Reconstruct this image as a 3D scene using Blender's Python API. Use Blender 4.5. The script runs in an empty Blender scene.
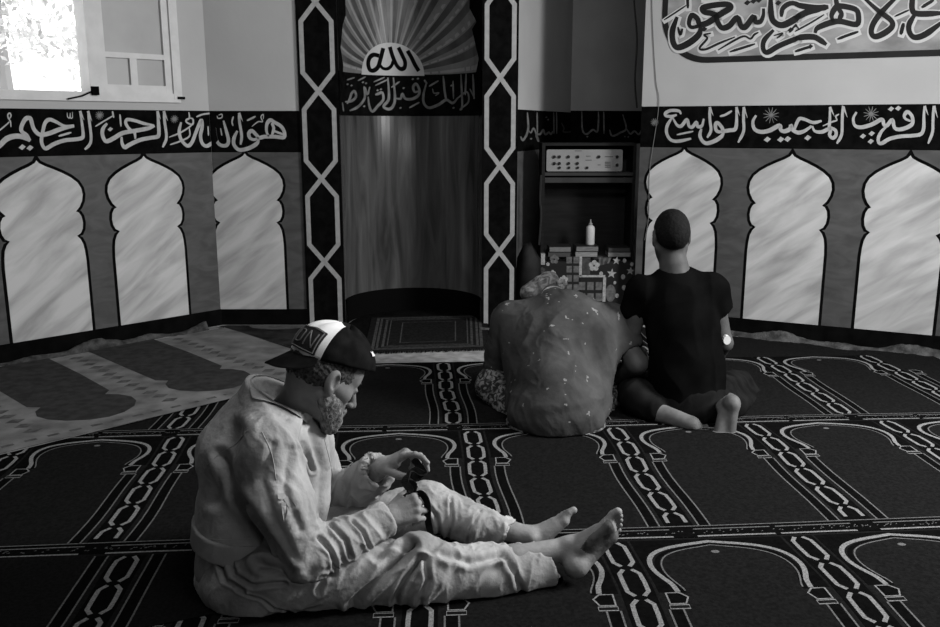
import bpy, bmesh, math, random
import numpy as np
from mathutils import Vector, Matrix
random.seed(7)
SC = bpy.context.scene
COL = SC.collection
# ---------------------------------------------------------------- camera
CAM_H = 1.35
FPX = 880.0
PITCH = math.atan(188.5 / FPX)
cam_data = bpy.data.cameras.new('camera')
cam_data.sensor_width = 36.0
cam_data.lens = FPX / 940.0 * 36.0
cam_data.clip_start = 0.05
cam = bpy.data.objects.new('camera', cam_data)
cam.location = (0, 0, CAM_H)
cam.rotation_euler = (math.pi / 2 - PITCH, 0, 0)
COL.objects.link(cam)
SC.camera = cam
# ---------------------------------------------------------------- world, lights, exposure
world = bpy.data.worlds.new('daylight')
SC.world = world
world.use_nodes = True
bg = world.node_tree.nodes['Background']
bg.inputs[0].default_value = (1, 1, 1, 1)
bg.inputs[1].default_value = 3.0

def area(name, loc, target, sx, sy, power, spread=180):
    l = bpy.data.lights.new(name, 'AREA')
    l.shape = 'RECTANGLE'
    l.size, l.size_y = sx, sy
    l.energy = power
    l.spread = math.radians(spread)
    o = bpy.data.objects.new(name, l)
    o.location = loc
    o.rotation_euler = (Vector(target) - Vector(loc)).to_track_quat('-Z', 'Y').to_euler()
    COL.objects.link(o)
    return o

area('assumed_key_light_right', (3.3, 3.0, 2.2), (-0.6, 3.0, 0.4), 0.9, 1.1, 235)  # added lamp for assumed daylight from the right; the east wall has no window
area('fill_light_behind', (2.4, -1.2, 2.5), (-0.6, 5.4, 1.1), 1.2, 1.1, 20)  # added fill light from behind; the back wall has no window
area('overhead_fill_light', (0.5, 2.3, 2.98), (-0.2, 5.6, 0.9), 1.6, 0.6, 66)  # added overhead fill for the far walls; the ceiling has no opening
area('daylight_window_left', (-3.05, 4.35, 2.15), (-0.3, 3.2, 0.3), 0.9, 0.9, 7)
SC.view_settings.view_transform = 'Standard'
SC.view_settings.look = 'None'
SC.view_settings.exposure = 0.0
SC.view_settings.gamma = 1.0
SC.view_settings.use_curve_mapping = False

# ---------------------------------------------------------------- measuring helpers (lines of sight of the photograph's lens)
CO = np.array([0, 0, CAM_H])
def ray(x, y):
    u = (x - 470) / FPX; v = (313.5 - y) / FPX
    return np.array([u, math.cos(PITCH) + v * math.sin(PITCH), -math.sin(PITCH) + v * math.cos(PITCH)])
def at_y(x, y, Y):
    r = ray(x, y); return CO + r * (Y / r[1])
def at_z(x, y, z=0.0):
    r = ray(x, y); return CO + r * ((z - CAM_H) / r[2])
P = at_y

# ---------------------------------------------------------------- materials (the photograph is black and white: all greys)
def mat(name, g, rough=0.8, var=0.0, scale=8.0, stretch=(1, 1, 1), bump=0.0, bscale=60.0, detail=4, g2=None, spec=0.12, emit=0, coat=0, dist=0.0, lo=0.35, hi=0.65, bdist=0.004):
    m = bpy.data.materials.new(name)
    m.use_nodes = True
    nt = m.node_tree; b = nt.nodes['Principled BSDF']
    b.inputs['Base Color'].default_value = (g, g, g, 1)
    b.inputs['Roughness'].default_value = rough
    b.inputs['Specular IOR Level'].default_value = 0.0 if rough >= 0.85 else spec
    if coat: b.inputs['Coat Weight'].default_value = coat
    if emit:
        b.inputs['Emission Color'].default_value = (1, 1, 1, 1); b.inputs['Emission Strength'].default_value = emit
    if g2 is not None or var:
        if g2 is None: g2 = g * (1 + var); g1 = g * (1 - var)
        else: g1 = g
        tc = nt.nodes.new('ShaderNodeTexCoord'); mp = nt.nodes.new('ShaderNodeMapping')
        mp.inputs['Scale'].default_value = stretch
        nz = nt.nodes.new('ShaderNodeTexNoise'); nz.inputs['Scale'].default_value = scale; nz.inputs['Detail'].default_value = detail
        nz.inputs['Distortion'].default_value = dist
        cr = nt.nodes.new('ShaderNodeValToRGB')
        cr.color_ramp.elements[0].position = lo; cr.color_ramp.elements[1].position = hi
        cr.color_ramp.elements[0].color = (g1, g1, g1, 1); cr.color_ramp.elements[1].color = (g2, g2, g2, 1)
        nt.links.new(tc.outputs['Object'], mp.inputs[0]); nt.links.new(mp.outputs[0], nz.inputs['Vector'])
        nt.links.new(nz.outputs['Fac'], cr.inputs[0]); nt.links.new(cr.outputs[0], b.inputs['Base Color'])
    if bump:
        tc2 = nt.nodes.new('ShaderNodeTexCoord'); n2 = nt.nodes.new('ShaderNodeTexNoise'); n2.inputs['Scale'].default_value = bscale; n2.inputs['Detail'].default_value = 5
        bp = nt.nodes.new('ShaderNodeBump'); bp.inputs['Strength'].default_value = bump; bp.inputs['Distance'].default_value = bdist
        nt.links.new(tc2.outputs['Object'], n2.inputs['Vector']); nt.links.new(n2.outputs['Fac'], bp.inputs['Height']); nt.links.new(bp.outputs[0], b.inputs['Normal'])
    return m

# ---------------------------------------------------------------- object helpers
def link(o, parent=None):
    COL.objects.link(o)
    if parent is not None:
        o.parent = parent
        o.matrix_parent_inverse = Matrix.Translation(-Vector(parent.location))
    return o
def mesh_obj(name, verts, faces, mats, parent=None, midx=None, smooth=False):
    me = bpy.data.meshes.new(name)
    me.from_pydata([tuple(map(float, v)) for v in verts], [], faces)
    for m in (mats if isinstance(mats, (list, tuple)) else [mats]): me.materials.append(m)
    if midx is not None: me.polygons.foreach_set('material_index', midx)
    if smooth: me.polygons.foreach_set('use_smooth', [True] * len(me.polygons))
    me.update()
    return link(bpy.data.objects.new(name, me), parent)
def tag(o, label=None, cat=None, group=None, kind=None):
    if label: o['label'] = label
    if cat: o['category'] = cat
    if group: o['group'] = group
    if kind: o['kind'] = kind
    return o
def empty(name, loc, label=None, cat=None, group=None, kind=None):
    o = bpy.data.objects.new(name, None); o.location = tuple(map(float, loc)); o.empty_display_size = 0.1
    COL.objects.link(o)
    return tag(o, label, cat, group, kind)

class MB:
    """collects boxes, tubes and polygons that make ONE mesh"""
    def __init__(s): s.v = []; s.f = []; s.m = []
    def add(s, vs, fs, mi=0):
        n = len(s.v); s.v += [tuple(map(float, v)) for v in vs]; s.f += [tuple(n + i for i in f) for f in fs]; s.m += [mi] * len(fs)
    def box(s, lo, hi, mi=0, M=None):
        x0, y0, z0 = lo; x1, y1, z1 = hi
        vs = [(x0,y0,z0),(x1,y0,z0),(x1,y1,z0),(x0,y1,z0),(x0,y0,z1),(x1,y0,z1),(x1,y1,z1),(x0,y1,z1)]
        if M is not None: vs = [M(*v) for v in vs]
        s.add(vs, [(0,3,2,1),(4,5,6,7),(0,1,5,4),(1,2,6,5),(2,3,7,6),(3,0,4,7)], mi)
    def prism(s, poly, z0, z1, mi=0, M=lambda a, b, c: (a, b, c), cap=True):
        n = len(poly)
        vs = [M(a, b, z0) for a, b in poly] + [M(a, b, z1) for a, b in poly]
        fs = [(i, (i+1) % n, n + (i+1) % n, n + i) for i in range(n)]
        if cap: fs += [tuple(range(n, 2*n)), tuple(range(n-1, -1, -1))]
        s.add(vs, fs, mi)
    def tube(s, pts, r, seg=8, mi=0, closed=False):
        pts = [Vector(tuple(map(float, p))) for p in pts]; n = len(pts)
        rr = r if isinstance(r, (list, tuple)) else [r] * n
        base = len(s.v); up = None
        for i, p in enumerate(pts):
            d = (pts[min(i+1, n-1)] - pts[max(i-1, 0)]).normalized()
            if up is None: up = d.orthogonal().normalized()
            up = (up - d * up.dot(d)).normalized(); b = d.cross(up)
            for k in range(seg):
                a = 2 * math.pi * k / seg
                s.v.append(tuple(p + (up * math.cos(a) + b * math.sin(a)) * rr[i]))
        for i in range(n - 1):
            for k in range(seg):
                a = base + i*seg + k; b2 = base + i*seg + (k+1) % seg
                s.f.append((a, b2, b2 + seg, a + seg)); s.m.append(mi)
        s.f.append(tuple(base + k for k in range(seg))[::-1]); s.m.append(mi)
        s.f.append(tuple(base + (n-1)*seg + k for k in range(seg))); s.m.append(mi)
    def lathe(s, prof, c, seg=24, mi=0):
        base = len(s.v)
        for r, z in prof:
            for k in range(seg):
                a = 2*math.pi*k/seg; s.v.append((c[0] + r*math.cos(a), c[1] + r*math.sin(a), c[2] + z))
        for i in range(len(prof)-1):
            for k in range(seg):
                a = base + i*seg + k; b = base + i*seg + (k+1) % seg
                s.f.append((a, b, b+seg, a+seg)); s.m.append(mi)
        s.f.append(tuple(base + (len(prof)-1)*seg + k for k in range(seg))); s.m.append(mi)
        s.f.append(tuple(base + k for k in range(seg))[::-1]); s.m.append(mi)
    def build(s, name, mats, parent=None, smooth=False):
        return mesh_obj(name, s.v, s.f, mats, parent, s.m, smooth)

def catmull(pts, n=6):
    pts = [np.array(p, float) for p in pts]
    if len(pts) < 3:
        return [pts[0] + (pts[1]-pts[0]) * t for t in np.linspace(0, 1, n+1)]
    q = [2*pts[0]-pts[1]] + pts + [2*pts[-1]-pts[-2]]; out = []
    for i in range(1, len(q)-2):
        a, b, c, d = q[i-1], q[i], q[i+1], q[i+2]
        for t in np.linspace(0, 1, n, endpoint=False):
            out.append(0.5*((2*b)+(-a+c)*t+(2*a-5*b+4*c-d)*t*t+(-a+3*b-3*c+d)*t**3))
    out.append(pts[-1]); return out
# ================================================================ the room
M_wall = mat('painted_plaster_light', 0.35, 0.6, 0.05, 2.0, bump=0.15, bscale=40)
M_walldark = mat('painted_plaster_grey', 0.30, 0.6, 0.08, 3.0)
M_dado = mat('dado_marbled_paint', 0.05, 0.45, scale=5.0, stretch=(1, 1, 2.5), g2=0.09, detail=6, dist=1.2, lo=0.3, hi=0.8)
M_black = mat('black_gloss_paint', 0.004, 0.86, 0.3, 20)
def streaked(name, g1, g2, d, across, along, tilt=0.62, rough=0.5, lo=0.3, hi=0.62, spec=0.12, dist=0.5):
    # brushed marbling: soft diagonal strokes in the plane of the wall (d = wall direction)
    m = mat(name, g1, rough, spec=spec); nt = m.node_tree; b = nt.nodes['Principled BSDF']
    c, s_ = math.cos(tilt), math.sin(tilt)
    geo = nt.nodes.new('ShaderNodeTexCoord'); cmb = nt.nodes.new('ShaderNodeCombineXYZ')
    for i, vec in enumerate(((d[0]*c*along, d[1]*c*along, s_*along), (-d[0]*s_*across, -d[1]*s_*across, c*across))):
        dp = nt.nodes.new('ShaderNodeVectorMath'); dp.operation = 'DOT_PRODUCT'; dp.inputs[1].default_value = vec
        nt.links.new(geo.outputs['Object'], dp.inputs[0]); nt.links.new(dp.outputs['Value'], cmb.inputs[i])
    nz = nt.nodes.new('ShaderNodeTexNoise'); nz.inputs['Scale'].default_value = 1.0; nz.inputs['Detail'].default_value = 5; nz.inputs['Distortion'].default_value = dist
    cr = nt.nodes.new('ShaderNodeValToRGB'); cr.color_ramp.elements[0].position = lo; cr.color_ramp.elements[1].position = hi
    cr.color_ramp.elements[0].color = (g1, g1, g1, 1); cr.color_ramp.elements[1].color = (g2, g2, g2, 1)
    nt.links.new(cmb.outputs[0], nz.inputs['Vector']); nt.links.new(nz.outputs['Fac'], cr.inputs[0]); nt.links.new(cr.outputs[0], b.inputs['Base Color'])
    return m

M_letter = mat('pale_lettering_paint', 0.32, 0.5, 0.12, 30)
M_letterdim = mat('grey_lettering_paint', 0.13, 0.5, 0.3, 30)  # darker grey for the stars and the recess lettering
M_chain = mat('pale_grey_line_paint', 0.27, 0.5, 0.1, 30)
M_base = mat('black_skirting', 0.004, 0.9, 0.3, 10)
M_floor = mat('concrete_floor', 0.26, 0.9, 0.25, 14, bump=0.4, bscale=120)
M_frame = mat('white_window_paint', 0.5, 0.45, 0.06, 12)
M_opaque = mat('frosted_window_panel', 0.30, 0.35, 0.1, 3)
M_dim = mat('dim_plaster', 0.16, 0.8, 0.05, 2)
M_ceil = mat('ceiling_plaster', 0.22, 0.8, 0.05, 2)

BB = 0.108
def wl(p, q): return np.array([p[0], p[1]]), np.array([q[0], q[1]])
L0 = at_z(0, 345, BB); L1 = at_z(221, 309, BB); R1 = at_z(940, 336, BB); R0 = at_z(640, 309, BB); R0 = R0 + (R0 - R1) * 0.024

class Wall:
    """a vertical wall plane: u metres along, z up, off metres into the room"""
    def __init__(s, a, b):
        s.a = np.array(a[:2], float); b = np.array(b[:2], float); s.d = (b - s.a) / np.linalg.norm(b - s.a)
        n = np.array([-s.d[1], s.d[0]])
        if n @ (np.array([0, 1.5]) - s.a) < 0: n = -n
        s.n = n
    def p(s, u, z, off=0.0):
        q = s.a + s.d * u + s.n * off; return (q[0], q[1], z)
    def px(s, x, y):
        r = ray(x, y); t = s.n @ s.a / (s.n @ r[:2]); q = CO + t * r
        return ((q[:2] - s.a) @ s.d, q[2])

M_arches = {}
WL = Wall(L1, L0); WF = Wall((L1[0], L1[1]), (L1[0] + 1, L1[1])); WR = Wall(R0, R1)
LU, RU = 4.6, 3.1
CEIL = 3.05
NX, NY, NR = -0.3905, 5.955, 0.4705      # niche centre and radius

def slab(mb, W, u0, u1, z0, z1, o0, o1, mi=0):
    mb.box((u0, o0, z0), (u1, o1, z1), mi, M=lambda u, o, z: W.p(u, z, o))

# floor and ceiling
mb = MB(); mb.box((-5.2, -3.2, -0.1), (4.5, 8.3, 0)); tag(mb.build('floor', M_floor), kind='structure')
mb = MB(); mb.box((-5.2, -3.2, CEIL), (4.5, 8.3, CEIL + 0.1)); tag(mb.build('ceiling', M_ceil), kind='structure')

# left wall with the window opening
wu1 = WL.px(-60, 40)[0]; wu0 = WL.px(92, 60)[0]; wu_leaf = WL.px(177, 60)[0]
SILL = WL.px(60, 97)[1]; WTOP = 2.62
mb = MB()
slab(mb, WL, 0, LU, 0, SILL, -0.22, 0)
slab(mb, WL, 0, LU, WTOP, CEIL, -0.22, 0)
slab(mb, WL, 0, wu_leaf + 0.0, SILL, WTOP, -0.22, 0)
WUL = wu0 + 1.05
slab(mb, WL, WUL, LU, SILL, WTOP, -0.22, 0)
wall_left = tag(mb.build('wall_left', M_wall), kind='structure')
# far wall piece between the corner and the left pilaster
PF = 5.93
mb = MB(); mb.box((L1[0] - 0.12, L1[1], 0), (NX - NR, L1[1] + 0.2, CEIL)); wall_front = tag(mb.build('wall_front', M_wall), kind='structure')
# side walls out of the frame and the wall behind the camera
a = WL.p(LU, 0); mb = MB(); mb.box((a[0] - 0.2, -3, 0), (a[0], a[1] + 0.2, CEIL)); tag(mb.build('wall_west', M_dim), kind='structure')
b = WR.p(RU, 0); mb = MB(); mb.box((b[0], -3, 0), (b[0] + 0.2, b[1] + 0.2, CEIL)); tag(mb.build('wall_east', M_dim), kind='structure')
mb = MB(); mb.box((a[0], -3.2, 0), (b[0], -3, CEIL)); tag(mb.build('wall_back', M_dim), kind='structure')
# right wall
mb = MB(); slab(mb, WR, 0, RU, 0, CEIL, -0.2, 0); wall_right = tag(mb.build('wall_right', M_wall), kind='structure')

# recess between the right pilaster and the right wall
RA = (NX + NR + 0.16, 5.955); RB = (0.86, 7.72); RC = (1.62, 7.95); RD = (1.34, 6.04)
WA = Wall(RA, RB); WB = Wall(RB, RC)
la = math.dist(RA, RB); lb = math.dist(RB, RC)
mb = MB(); slab(mb, WA, 0, la, 0, CEIL, -0.12, 0); wall_ra = tag(mb.build('wall_recess', M_wall), kind='structure')
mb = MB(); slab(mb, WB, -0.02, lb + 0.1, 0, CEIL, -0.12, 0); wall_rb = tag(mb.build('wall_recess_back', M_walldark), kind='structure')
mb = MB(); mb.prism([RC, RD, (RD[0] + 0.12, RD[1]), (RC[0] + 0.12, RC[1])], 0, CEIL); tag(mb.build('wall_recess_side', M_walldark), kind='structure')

# painted dado, skirting and lettering bands
def paint(W, u0, u1, z0, z1, off, name, m, parent, th=0.002):
    mb = MB(); slab(mb, W, u0, u1, z0, z1, 0.0, off + th * 0); return mb.build(name, m, parent)
ZL0, ZL1 = 1.173, 1.441
ZR0, ZR1 = 1.206, 1.469
UF1 = (NX - NR - 0.26) - L1[0]
for W, u0, u1, z0, z1, par, nm in ((WL, 0.002, LU, ZL0, ZL1, wall_left, 'left'), (WF, 0.002, UF1, ZL0, ZL1, wall_front, 'front'), (WR, 0.0, RU, ZR0, ZR1, wall_right, 'right')):
    paint(W, u0, u1, BB, z0, 0.002, 'painted_dado', M_dado, par)
    paint(W, u0, u1, z0, z1, 0.003, 'lettering_band', M_black, par)
    mb = MB(); slab(mb, W, u0, u1, 0, BB, 0, 0.018); tag(mb.build('baseboard_' + nm, M_base), kind='structure')
# the recess walls: band of sloping height
paint(WA, 0, la, BB, 1.19, 0.002, 'painted_dado', M_dado, wall_ra)
mb = MB(); mb.box((0, 0, 1.17), (la, 0.003, 1.455), M=lambda u, o, z: WA.p(u, z, o)); mb.build('lettering_band', M_black, wall_ra)
mb = MB(); mb.box((0, 0, 1.19), (lb, 0.003, 1.47), M=lambda u, o, z: WB.p(u, z, o)); mb.build('lettering_band', M_black, wall_rb)
mb = MB(); slab(mb, WA, 0.02, la, 0, BB, 0, 0.015); tag(mb.build('baseboard_recess', M_base), kind='structure')

# arches painted on the dado
ARCH = [(0, 1.0), (0.05, 0.985), (0.18, 0.968), (0.38, 0.948), (0.58, 0.925), (0.76, 0.90), (0.91, 0.87), (0.99, 0.835), (1.01, 0.80), (0.98, 0.765), (0.91, 0.732), (0.81, 0.706),
        (0.88, 0.698), (0.935, 0.675), (0.955, 0.64), (0.935, 0.605), (0.88, 0.58), (0.78, 0.566), (0.86, 0.545), (0.915, 0.515), (0.94, 0.475), (0.955, 0.42), (0.955, 0.0)]
def smooth_arch(hw, h, grow=0.0):
    pts = [(x * hw, z * h) for x, z in ARCH]
    full = pts + [(-x, z) for x, z in pts[::-1][:-1]]
    if grow:
        out = []
        n = len(full)
        for i, (x, z) in enumerate(full):
            a = np.array(full[i-1]); c = np.array(full[(i+1) % n]); t = c - a; t = t / (np.linalg.norm(t) + 1e-9)
            nn = np.array([t[1], -t[0]]) * -1
            if i == len(pts) - 1 or i == len(pts): out.append((x + grow * (1 if x > 0 else -1), z)); continue
            out.append((x + nn[0] * grow, z + nn[1] * grow if i else z + grow * 2.2))
        full = out
    return full
def painted_arch(W, uc, hw, ztop, par, label):
    h = ztop - BB
    tip = smooth_arch(hw, h)
    out = smooth_arch(hw, h, 0.018)
    key = id(W)
    if key not in M_arches:
        dd = W.d if W.d[0] > 0 else -W.d
        M_arches[key] = streaked('white_marbled_paint', 0.27, 0.47, dd, 11.0, 2.2)
    M_arch = M_arches[key]
    mb = MB()
    mb.prism([(uc + x, BB + z) for x, z in out], 0.002, 0.0032, 0, M=lambda u, z, o: W.p(u, z, o))
    mb.prism([(uc + x, BB + z) for x, z in tip], 0.002, 0.0044, 1, M=lambda u, z, o: W.p(u, z, o))
    o = mb.build('painted_arch', [M_black, M_arch], par); o['label'] = label
    return o
def uat(W, x, y): return W.px(x, y)[0]
painted_arch(WL, (uat(WL, 13, 343) + uat(WL, 92.6, 330)) / 2, abs(uat(WL, 13, 343) - uat(WL, 92.6, 330)) / 2 / 0.955, 1.150, wall_left, 'white marbled arch painted left, under the open window')
painted_arch(WL, (uat(WL, 121, 325) + uat(WL, 188.6, 313)) / 2, abs(uat(WL, 123, 325) - uat(WL, 190.6, 313)) / 2 / 0.955, 1.160, wall_left, 'white marbled arch painted under the panelled window leaf')
painted_arch(WF, (uat(WF, 219.5, 308) + uat(WF, 286.6, 308)) / 2, abs(uat(WF, 221.5, 308) - uat(WF, 288.6, 308)) / 2 / 0.955, 1.165, wall_front, 'white marbled arch painted beside the left pilaster')
painted_arch(WR, uat(WR, 684, 160), abs(uat(WR, 645.5, 185) - uat(WR, 718.7, 185)) / 2, 1.195, wall_right, 'white marbled arch behind the man in black')
painted_arch(WR, uat(WR, 792, 160), abs(uat(WR, 747, 191) - uat(WR, 828.5, 191)) / 2, 1.175, wall_right, 'white marbled arch in the middle of the right wall')
ua = uat(WR, 910, 160); painted_arch(WR, ua, abs(uat(WR, 865, 191) - ua), 1.175, wall_right, 'white marbled arch at the right edge of the picture')
painted_arch(WR, ua + 0.70, 0.27, 1.175, wall_right, 'white marbled arch')
painted_arch(WL, uat(WL, 13, 343) + 0.47, 0.24, 1.15, wall_left, 'white marbled arch')

# pilasters with interlaced hexagon chains
def pilaster(name, x0, x1, zc, hw, pitch_px_note=None):
    yb = PF; mb = MB(); mb.box((x0, yb, 0), (x1, yb + 0.2, CEIL), 0)
    o = tag(mb.build(name, [M_black]), kind='structure')
    mb = MB(); xc = (x0 + x1) / 2; t = 0.015
    def strip(pts): return
    cnt = [0]
    def seg(a, b):
        cnt[0] += 1; th_ = 0.003 + 0.00022 * (cnt[0] % 9)
        a = np.array(a); b = np.array(b); d = (b-a)/np.linalg.norm(b-a); n = np.array([-d[1], d[0]]) * t
        a2 = a - d * t * 0.3; b2 = b + d * t * 0.3
        mb.prism([tuple(a2-n), tuple(b2-n), tuple(b2+n), tuple(a2+n)], 0, th_, 0, M=lambda x, z, o_: (x, yb - o_, z))
    zs = sorted(zc)
    for i, z in enumerate(zs):
        zn = zs[i+1] if i + 1 < len(zs) else z + (zs[-1]-zs[-2])
        s = 0.118
        for sx in (-1, 1):
            seg((xc, z), (xc + sx*hw, z + s)); seg((xc + sx*hw, z + s), (xc + sx*hw, zn - s)); seg((xc + sx*hw, zn - s), (xc, zn))
        if i == 0:
            for sx in (-1, 1): seg((xc, z), (xc + sx*hw, z - s)); seg((xc + sx*hw, z - s), (xc + sx*hw, 0.01))
    mb.build('interlaced_chain', M_chain, o)
    return o
def zat(x, y): return P(x, y, PF)[2]
zl = [zat(327, 261.7), zat(320, 178.7), zat(315, 91.2), zat(311, 2)]
zl += [zl[-1] + (zl[-1] - zl[0]) / 3 * k for k in (1, 2)]
zr = [zat(498, 251.5), zat(498, 165.8), zat(498, 77.6)]
zr += [zr[-1] + (zr[-1] - zr[0]) / 2 * k for k in (1, 2, 3)]
pilaster('trim_1', NX - NR - 0.26, NX - NR, zl, 0.098)
pilaster('trim_2', NX + NR, NX + NR + 0.235, zr, 0.088)

# niche: half cylinder
M_niche = mat('niche_gloss_paint', 0.024, 0.26, scale=4.0, stretch=(3, 3, 0.35), g2=0.085, detail=7, dist=0.8, lo=0.3, hi=0.75)
M_sky = mat('niche_upper_paint', 0.05, 0.3, 0.3, 6)
M_ray = mat('niche_ray_paint', 0.12, 0.35, 0.15, 8)
M_ray2 = mat('niche_ray_highlight', 0.19, 0.35, 0.1, 8)
M_sun = mat('half_sun_paint', 0.33, 0.4, 0.06, 6)
M_nbase = mat('niche_skirting', 0.004, 0.95)
M_nletter = mat('niche_lettering', 0.11, 0.4, 0.3, 20)
def cyl(th, z, off=0.0):    # th: 0 = deepest point, negative to the left
    r = NR - off
    return (NX + r * math.sin(th), NY + r * math.cos(th), z)
def arc_strip(name, z0, z1, off, m, parent=None, th0=-math.pi/2, th1=math.pi/2, n=48, back=0.12):
    mb = MB()
    for i in range(n):
        a = th0 + (th1-th0)*i/n; b = th0 + (th1-th0)*(i+1)/n
        vs = [cyl(a, z0, off), cyl(b, z0, off), cyl(b, z1, off), cyl(a, z1, off), cyl(a, z0, -back), cyl(b, z0, -back), cyl(b, z1, -back), cyl(a, z1, -back)]
        mb.add(vs, [(0,1,2,3)[::-1],(5,4,7,6)[::-1],(3,2,6,7),(1,0,4,5)])
    return mb.build(name, m, parent, smooth=False)
wall_niche = tag(arc_strip('wall_niche', 0, CEIL, 0, M_niche), kind='structure')
for p_ in wall_niche.data.polygons: p_.use_smooth = True
def cyl_px(x, y):
    r = ray(x, y); d = r[:2]; c = np.array([NX, NY]); A = d @ d; B = -2 * d @ c; C_ = c @ c - NR**2
    disc = max(B*B - 4*A*C_, 0); t = (-B + math.sqrt(disc)) / (2*A); q = CO + t * r
    return math.atan2(q[0] - NX, q[1] - NY), q[2]
NB0 = cyl_px(400, 116)[1]; NB1 = cyl_px(400, 74.5)[1]
arc_strip('painted_sky', NB1, CEIL, 0.001, M_sky, wall_niche, back=0)
arc_strip('lettering_band', NB0, NB1, 0.002, M_black, wall_niche, back=0)
tag(arc_strip('baseboard_niche', 0, 0.17, 0.012, M_nbase), kind='structure')
def cyl_poly(mb, pts, off, mi=0):   # pts in (theta, z), star-shaped strip given as two rails
    a, b = pts
    for i in range(len(a)-1):
        mb.add([cyl(*a[i], off), cyl(*a[i+1], off), cyl(*b[i+1], off), cyl(*b[i], off)], [(0,1,2,3)], mi)
sun_th, sun_z = cyl_px(391, 75)
mb = MB()
for k in range(17):
    ang = math.radians(4 + k * 10.75)
    wdt = math.radians(2.5 if k % 2 else 3.6)
    ra, rb = [], []
    for t in np.linspace(0.2, 1.5, 16):
        for lst, s_ in ((ra, -1), (rb, 1)):
            an = ang + s_ * wdt
            th = sun_th - math.cos(an) * t / NR * 0.85; z = sun_z + math.sin(an) * t
            lst.append((max(-1.56, min(1.56, th)), min(z, CEIL - 0.01)))
    cyl_poly(mb, (ra, rb), 0.002, 0)
    ra, rb = [], []
    for t in np.linspace(0.2, 1.1, 14):
        for lst, s_ in ((ra, -1), (rb, 1)):
            an = ang + s_ * wdt * 0.3 + wdt * 0.4
            th = sun_th - math.cos(an) * t / NR * 0.85; z = sun_z + math.sin(an) * t
            lst.append((max(-1.56, min(1.56, th)), min(z, CEIL - 0.01)))
    cyl_poly(mb, (ra, rb), 0.003, 1)
mb.build('painted_rays', [M_ray, M_ray2], wall_niche)
mb = MB(); ra, rb = [], []
for k in range(25):
    an = math.pi * k / 24
    ra.append((sun_th - math.cos(an) * 0.238 / NR, sun_z - 0.004 + 0.222 * math.sin(an))); rb.append((sun_th - math.cos(an) * 0.238 / NR, sun_z - 0.004))
cyl_poly(mb, (ra, rb), 0.004, 0)
mb.build('painted_half_sun', [M_sun], wall_niche)
# dark scalloped trim at the mouth of the niche
mb = MB()
for s_, xs in ((-1, [(-1.57, -1.22)]), (1, [(1.22, 1.57)])):
    prof = [(1.46, 1.0), (1.20, 1.50), (1.36, 1.56), (1.14, 1.66), (1.30, 1.78), (1.05, 1.98), (1.20, 2.02), (0.98, 2.12), (1.0, 2.4), (0.9, 3.0)] if s_ > 0 else [(1.5, 1.4), (1.40, 1.56), (1.33, 1.74), (1.42, 1.85), (1.30, 2.0), (1.2, 2.06), (1.2, 3.0)]
    pr = [(t, z) for t, z in prof if z >= NB0 + 0.02]
    cyl_poly(mb, ([(s_*t, z) for t, z in pr], [(s_*1.568, z) for t, z in pr]), 0.005, 0)
mb.build('scalloped_edge', [M_black], wall_niche)

# ---------------------------------------------------------------- lettering: pen strokes
class Pen:
    def __init__(s, place, o, sc): s.place = place; s.o = o; s.sc = sc; s.mb = MB(); s.lv = 0
    def conv(s, x, y): return (s.o[0] + x / s.sc, s.o[1] + y / s.sc)
    def stroke(s, pts, w, off=0.0045, w1=None, grow=0, taper=True, mi=0):
        q = catmull(pts, 5); n = len(q); A = []; B = []
        s.lv += 1; off = off + (s.lv % 7) * 0.00006
        for i, p in enumerate(q):
            d = q[min(i+1, n-1)] - q[max(i-1, 0)]; L = np.linalg.norm(d); d = d / (L + 1e-9)
            f = i / (n - 1)
            ang = abs(d[0] * 0.5 + d[1] * 0.86)          # broad nib: width changes with direction
            ww = (w if w1 is None else w + (w1 - w) * f) * (1.0 + 0.22 * (1 - ang))
            if taper: ww *= min(1, 0.55 + 3.0 * f, 0.55 + 3.0 * (1 - f))
            ww = ww / 2 + grow
            nn = np.array([-d[1], d[0]]) * ww
            if i == 0: p = p - d * grow
            if i == n-1: p = p + d * grow
            A.append(p - nn); B.append(p + nn)
        for i in range(n - 1):
            s.mb.add([s.place(*s.conv(*v), off) for v in (A[i], A[i+1], B[i+1], B[i])], [(0, 1, 2, 3)], mi)
    def serif(s, a, b, w): s.stroke([a, b], w, w1=2, taper=False)
    def dot(s, x, y, r, off=0.0048):
        s.mb.add([s.place(*s.conv(*v), off) for v in ((x - r, y + r*0.15), (x, y - r*0.8), (x + r, y - r*0.15), (x, y + r*0.8))], [(0, 1, 2, 3)])
    def star(s, x, y, r, w=6):
        for k in range(6):
            a = math.pi * k / 6 + 0.2; c = (math.cos(a) * r, math.sin(a) * r)
            s.stroke([(x - c[0], y - c[1]), (x + c[0], y + c[1])], w)
def on_wall(W):
    def f(x, y, off): u, z = W.px(x, y); return W.p(u, z, off)
    return f
def on_cyl(x, y, off): th, z = cyl_px(x, y); return cyl(th, z, off)
def on_left(x, y, off):
    return on_wall(WF)(x, y, off) if x > 216 else on_wall(WL)(x, y, off)

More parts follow.
